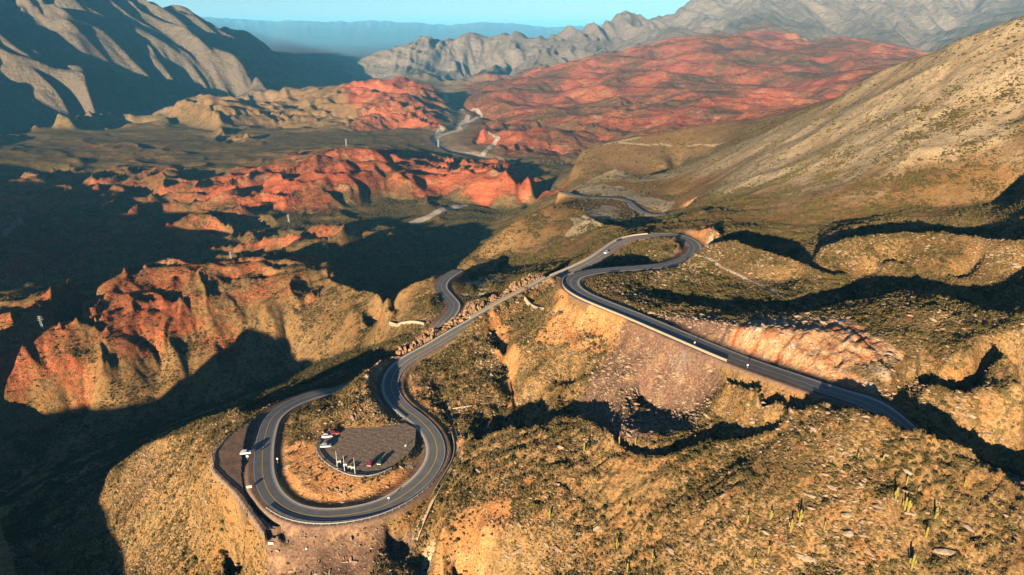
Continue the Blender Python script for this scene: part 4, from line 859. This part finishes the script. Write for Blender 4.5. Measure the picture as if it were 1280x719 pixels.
sign(at_z(309.5,574,-2.2), 1.0, .9, 1.9, 10, 'small white sign post in front of the white car on the turnout', False); sign(at_z(312,612,-2.2), 2.0, 1.0, 1.8, 15, 'two-legged white sign panel on the gravel turnout beside the road')
sign(ground(339,684), 1.9, .9, 1.6, 5, 'two-legged white sign panel on the earth apron below the bend'); sign(ground(507,560), .8, .8, 1.4, 40, 'small white sign at the shrubby end of the car park', False)
sign(at_z(347,578,-2.), .7, .7, 2.2, 0, 'small white sign on the inside edge of the lower road bend', False); sign(ground(486,628), .7, .7, 2.4, 20, 'small white sign beside the long guard rail', False); sign(ground(868,433), .7, .7, 2., 30, 'small white sign on the parapet by the shaded road', False)
sign(ground(383,690), .6, .6, 1.6, 10, 'small white marker on the purple earth below the bend', False); sign(ground(934,461), .6,.6,1.8, 10, 'white marker standing in the shade beside the rock cutting', False)

# power pylons
def pylon(p, h, label):
    r = empty('power_pylon', p, R_(25)); tag(r, label, 'pylon', 'power pylons crossing the valley'); b = h*.09
    for sx in (-1, 1):
        for sy in (-1, 1):
            bm = bmesh.new(); add_bar(bm, (sx*b, sy*b, -1), (sx*.22, sy*.22, h), .13); bm_obj('leg', bm, M_METAL, r)
    bm = bmesh.new(); k = 7
    for i in range(k):
        z0, z1 = h*i/k, h*(i+1)/k; w0, w1 = b+(.22-b)*i/k, b+(.22-b)*(i+1)/k
        for a, c in (((-1,-1),(1,-1)),((1,-1),(1,1)),((1,1),(-1,1)),((-1,1),(-1,-1))): add_bar(bm, (a[0]*w0,a[1]*w0,z0), (c[0]*w1,c[1]*w1,z1), .08); add_bar(bm, (c[0]*w0,c[1]*w0,z0), (a[0]*w1,a[1]*w1,z1), .08)
    bm_obj('lattice', bm, M_METAL, r)
    for z, l in ((.68,.20),(.82,.17),(.95,.13)):
        bm = bmesh.new(); add_bar(bm, (-l*h,0,z*h), (l*h,0,z*h), .14); add_bar(bm, (-l*h,0,z*h), (0,0,(z+.05)*h), .07); add_bar(bm, (l*h,0,z*h), (0,0,(z+.05)*h), .07); bm_obj('cross_arm', bm, M_METAL, r)
for (px, py), h, lab in (((289,325),14,'steel power pylon on the crest of the red ridge'), ((53,411),13,'steel power pylon on the near face of the red ridge'), ((361,278),17,'pale steel power pylon standing in the shaded valley'), ((433,183),26,'distant steel power pylon behind the red hills'), ((548,184),26,'distant steel power pylon beside the pale riverbed')):
    pylon(ground(px, py), h, lab)

# cacti
M_CACT = NT_("cactus_skin"); _p = M_CACT.n("NewGeometry").outputs["Position"]; M_CACT.l(M_CACT.mix(M_CACT.noise(_p, 3., 3), (.17,.15,.03), (.32,.25,.06)), M_CACT.b.inputs["Base Color"]); M_CACT = M_CACT.m
def cactus_mesh(seed, arms, h):
    rg = random.Random(seed); bm = bmesh.new()
    def column(pts, r):
        rows = []
        for k, p in enumerate(pts):
            f = (.75, 1., 1.05, 1., .9, .55)[min(5, int(k*6/len(pts)))]; rows.append([bm.verts.new((p[0]+r*f*(1. if i % 2 else .78)*math.cos(6.2832*i/16), p[1]+r*f*(1. if i % 2 else .78)*math.sin(6.2832*i/16), p[2])) for i in range(16)])
        for a, b in zip(rows[:-1], rows[1:]):
            for i in range(16): bm.faces.new((a[i], a[(i+1)%16], b[(i+1)%16], b[i]))
        bm.faces.new(rows[-1])
    column([(0,0,-.3),(0,0,h*.2),(0,0,h*.45),(0,0,h*.7),(0,0,h*.92),(0,0,h)], .24)
    for k in range(arms):
        a = rg.uniform(0, 6.28); c, t = math.cos(a), math.sin(a); z = h*rg.uniform(.25,.45); l = h*rg.uniform(.3,.5)
        column([(c*.1,t*.1,z),(c*.35,t*.35,z+.1),(c*.52,t*.52,z+.35),(c*.55,t*.55,z+l*.6),(c*.55,t*.55,z+l*.9),(c*.55,t*.55,z+l)], .17)
    me = bpy.data.meshes.new('cactus'); bm.to_mesh(me); bm.free(); me.materials.append(M_CACT); return me
CM = [cactus_mesh(1,0,3.4), cactus_mesh(2,1,3.8), cactus_mesh(3,3,4.2), cactus_mesh(4,2,3.2)]
CW = ['single-stemmed', 'one-armed', 'three-armed', 'two-armed']
for k, (px, py) in enumerate([(1072,576),(1103,580),(1119,626),(1130,640),(1134,643),(1133,606),(934,655),(963,650),(988,666),(999,656),(1030,663),(960,693),(1157,673),(1169,648),(1139,713),(943,709),(774,555),(794,558),(730,564),(687,649),(785,640),(771,686),(815,704),(784,716),(868,556),(1205,610)]):
    v = (k*7+k//3) % 4; o = bpy.data.objects.new('cactus', CM[v]); COL.objects.link(o); o.location = ground(px, py); o.rotation_euler = (0, 0, k*1.7); sc_ = .8+.1*(k % 5); o.scale = (sc_,)*3
    side = 'stony near hill, right of the rock ledges' if px > 1050 else 'stony middle of the near hill' if px > 900 else 'brown end of the near hill by the shaded gully'
    side = 'boulder-strewn end of the near hill' if px > 1050 else side
    tag(o, CW[v]+' yellow-green columnar cactus on the '+side, 'cactus', 'columnar cacti, '+CW[v]+', '+side)
# boulders
for k, (px, py) in enumerate([(1100,640),(1150,610),(1085,690),(1010,700),(905,620),(960,600),(840,690),(1180,690),(860,600),(1210,660),(700,560),(650,690),(745,545),(1040,610)]):
    o = bpy.data.objects.new('boulder', sto); COL.objects.link(o); o.location = ground(px, py); s_ = 1.0+.25*(k*5 % 4); o.scale = (s_*1.3, s_, s_*.9); o.rotation_euler = (.1, .1, k*.9)
    tag(o, 'tan boulder half buried in the slope of the near hill', 'boulder', 'boulders on the near hill')

# poplars by the river
M_POP = plant_material("poplar_leaves", (.05,.06,.02), (.09,.085,.03), (.14,.11,.04)); M_BARK = simple("bark", (.16,.11,.07), .9, .1)
def tree_meshes(seed, h):
    rg = random.Random(seed); V = []; Fc = []
    for i in range(220):
        z = rg.uniform(.12, 1.)**.9; r = .17*math.sin(min(1., z*1.25+.15)*math.pi)**.6*rg.uniform(.5,1.1); a = rg.uniform(0, 6.28); c = Vector((r*h*math.cos(a), r*h*math.sin(a), z*h))
        n = Vector((rg.uniform(-1,1), rg.uniform(-1,1), rg.uniform(-.3,1))).normalized(); t = n.orthogonal().normalized(); b = n.cross(t); l = h*.05*rg.uniform(.6,1.4); k = len(V); V += [c-t*l, c-b*l*.7, c+t*l, c+b*l*.7]; Fc.append((k,k+1,k+2,k+3))
    me = bpy.data.meshes.new('crown'); me.from_pydata([tuple(v) for v in V], [], Fc); me.materials.append(M_POP)
    bm = bmesh.new(); add_cyl(bm, (0,0,-.5), h*.03, h*.008, h*.8, 7)
    for k in range(4): a = k*1.6; add_bar(bm, (0,0,h*(.2+.1*k)), (h*.09*math.cos(a), h*.09*math.sin(a), h*(.34+.12*k)), h*.006)
    tm = bpy.data.meshes.new('trunk'); bm.to_mesh(tm); bm.free(); tm.materials.append(M_BARK); return me, tm
TM = [tree_meshes(41+k, 13.) for k in range(3)]
for k, px in enumerate((668,674,679,685,691,697,702,708,714)):
    r = empty('poplar_tree', ground(px, 206-(k % 3))); tag(r, 'tall narrow poplar in the row by the shaded river bend', 'tree', 'poplars in a row by the river')
    for nm, me in zip(('crown', 'trunk'), TM[k % 3]):
        o = bpy.data.objects.new(nm, me); COL.objects.link(o); o.parent = r
    s_ = .8+.12*(k*5 % 4); r.scale = (s_,)*3

# ------------------------------------------------------------------ haze
def haze_box(x0, x1, y0, y1, z0, z1, dens, col):
    me = bpy.data.meshes.new('haze'); bm = bmesh.new(); bmesh.ops.create_cube(bm, size=1)
    for v in bm.verts: v.co = Vector(((x0+x1)/2+v.co.x*(x1-x0), (y0+y1)/2+v.co.y*(y1-y0), (z0+z1)/2+v.co.z*(z1-z0)))
    bm.to_mesh(me); bm.free(); o = bpy.data.objects.new('haze', me); COL.objects.link(o); o['kind'] = 'stuff'
    m = bpy.data.materials.new('haze_air'); m.use_nodes = True; t = m.node_tree
    for n in list(t.nodes):
        if n.type != 'OUTPUT_MATERIAL': t.nodes.remove(n)
    pv = t.nodes.new("ShaderNodeVolumePrincipled"); pv.inputs["Color"].default_value = (*col, 1); pv.inputs["Density"].default_value = dens; pv.inputs["Anisotropy"].default_value = -.15
    t.links.new(pv.outputs[0], [n for n in t.nodes if n.type == 'OUTPUT_MATERIAL'][0].inputs["Volume"]); me.materials.append(m); return o
print('Hmax', float(Hh.max()), 'Hmin', float(Hh.min()))
haze_box(-76000, 76000, -76000, 76000, float(Hh.min())-1.5, float(Hh.max())+6, 2.7e-5, (.15,.58,1.))
print('done', round(time.time()-T0,1))
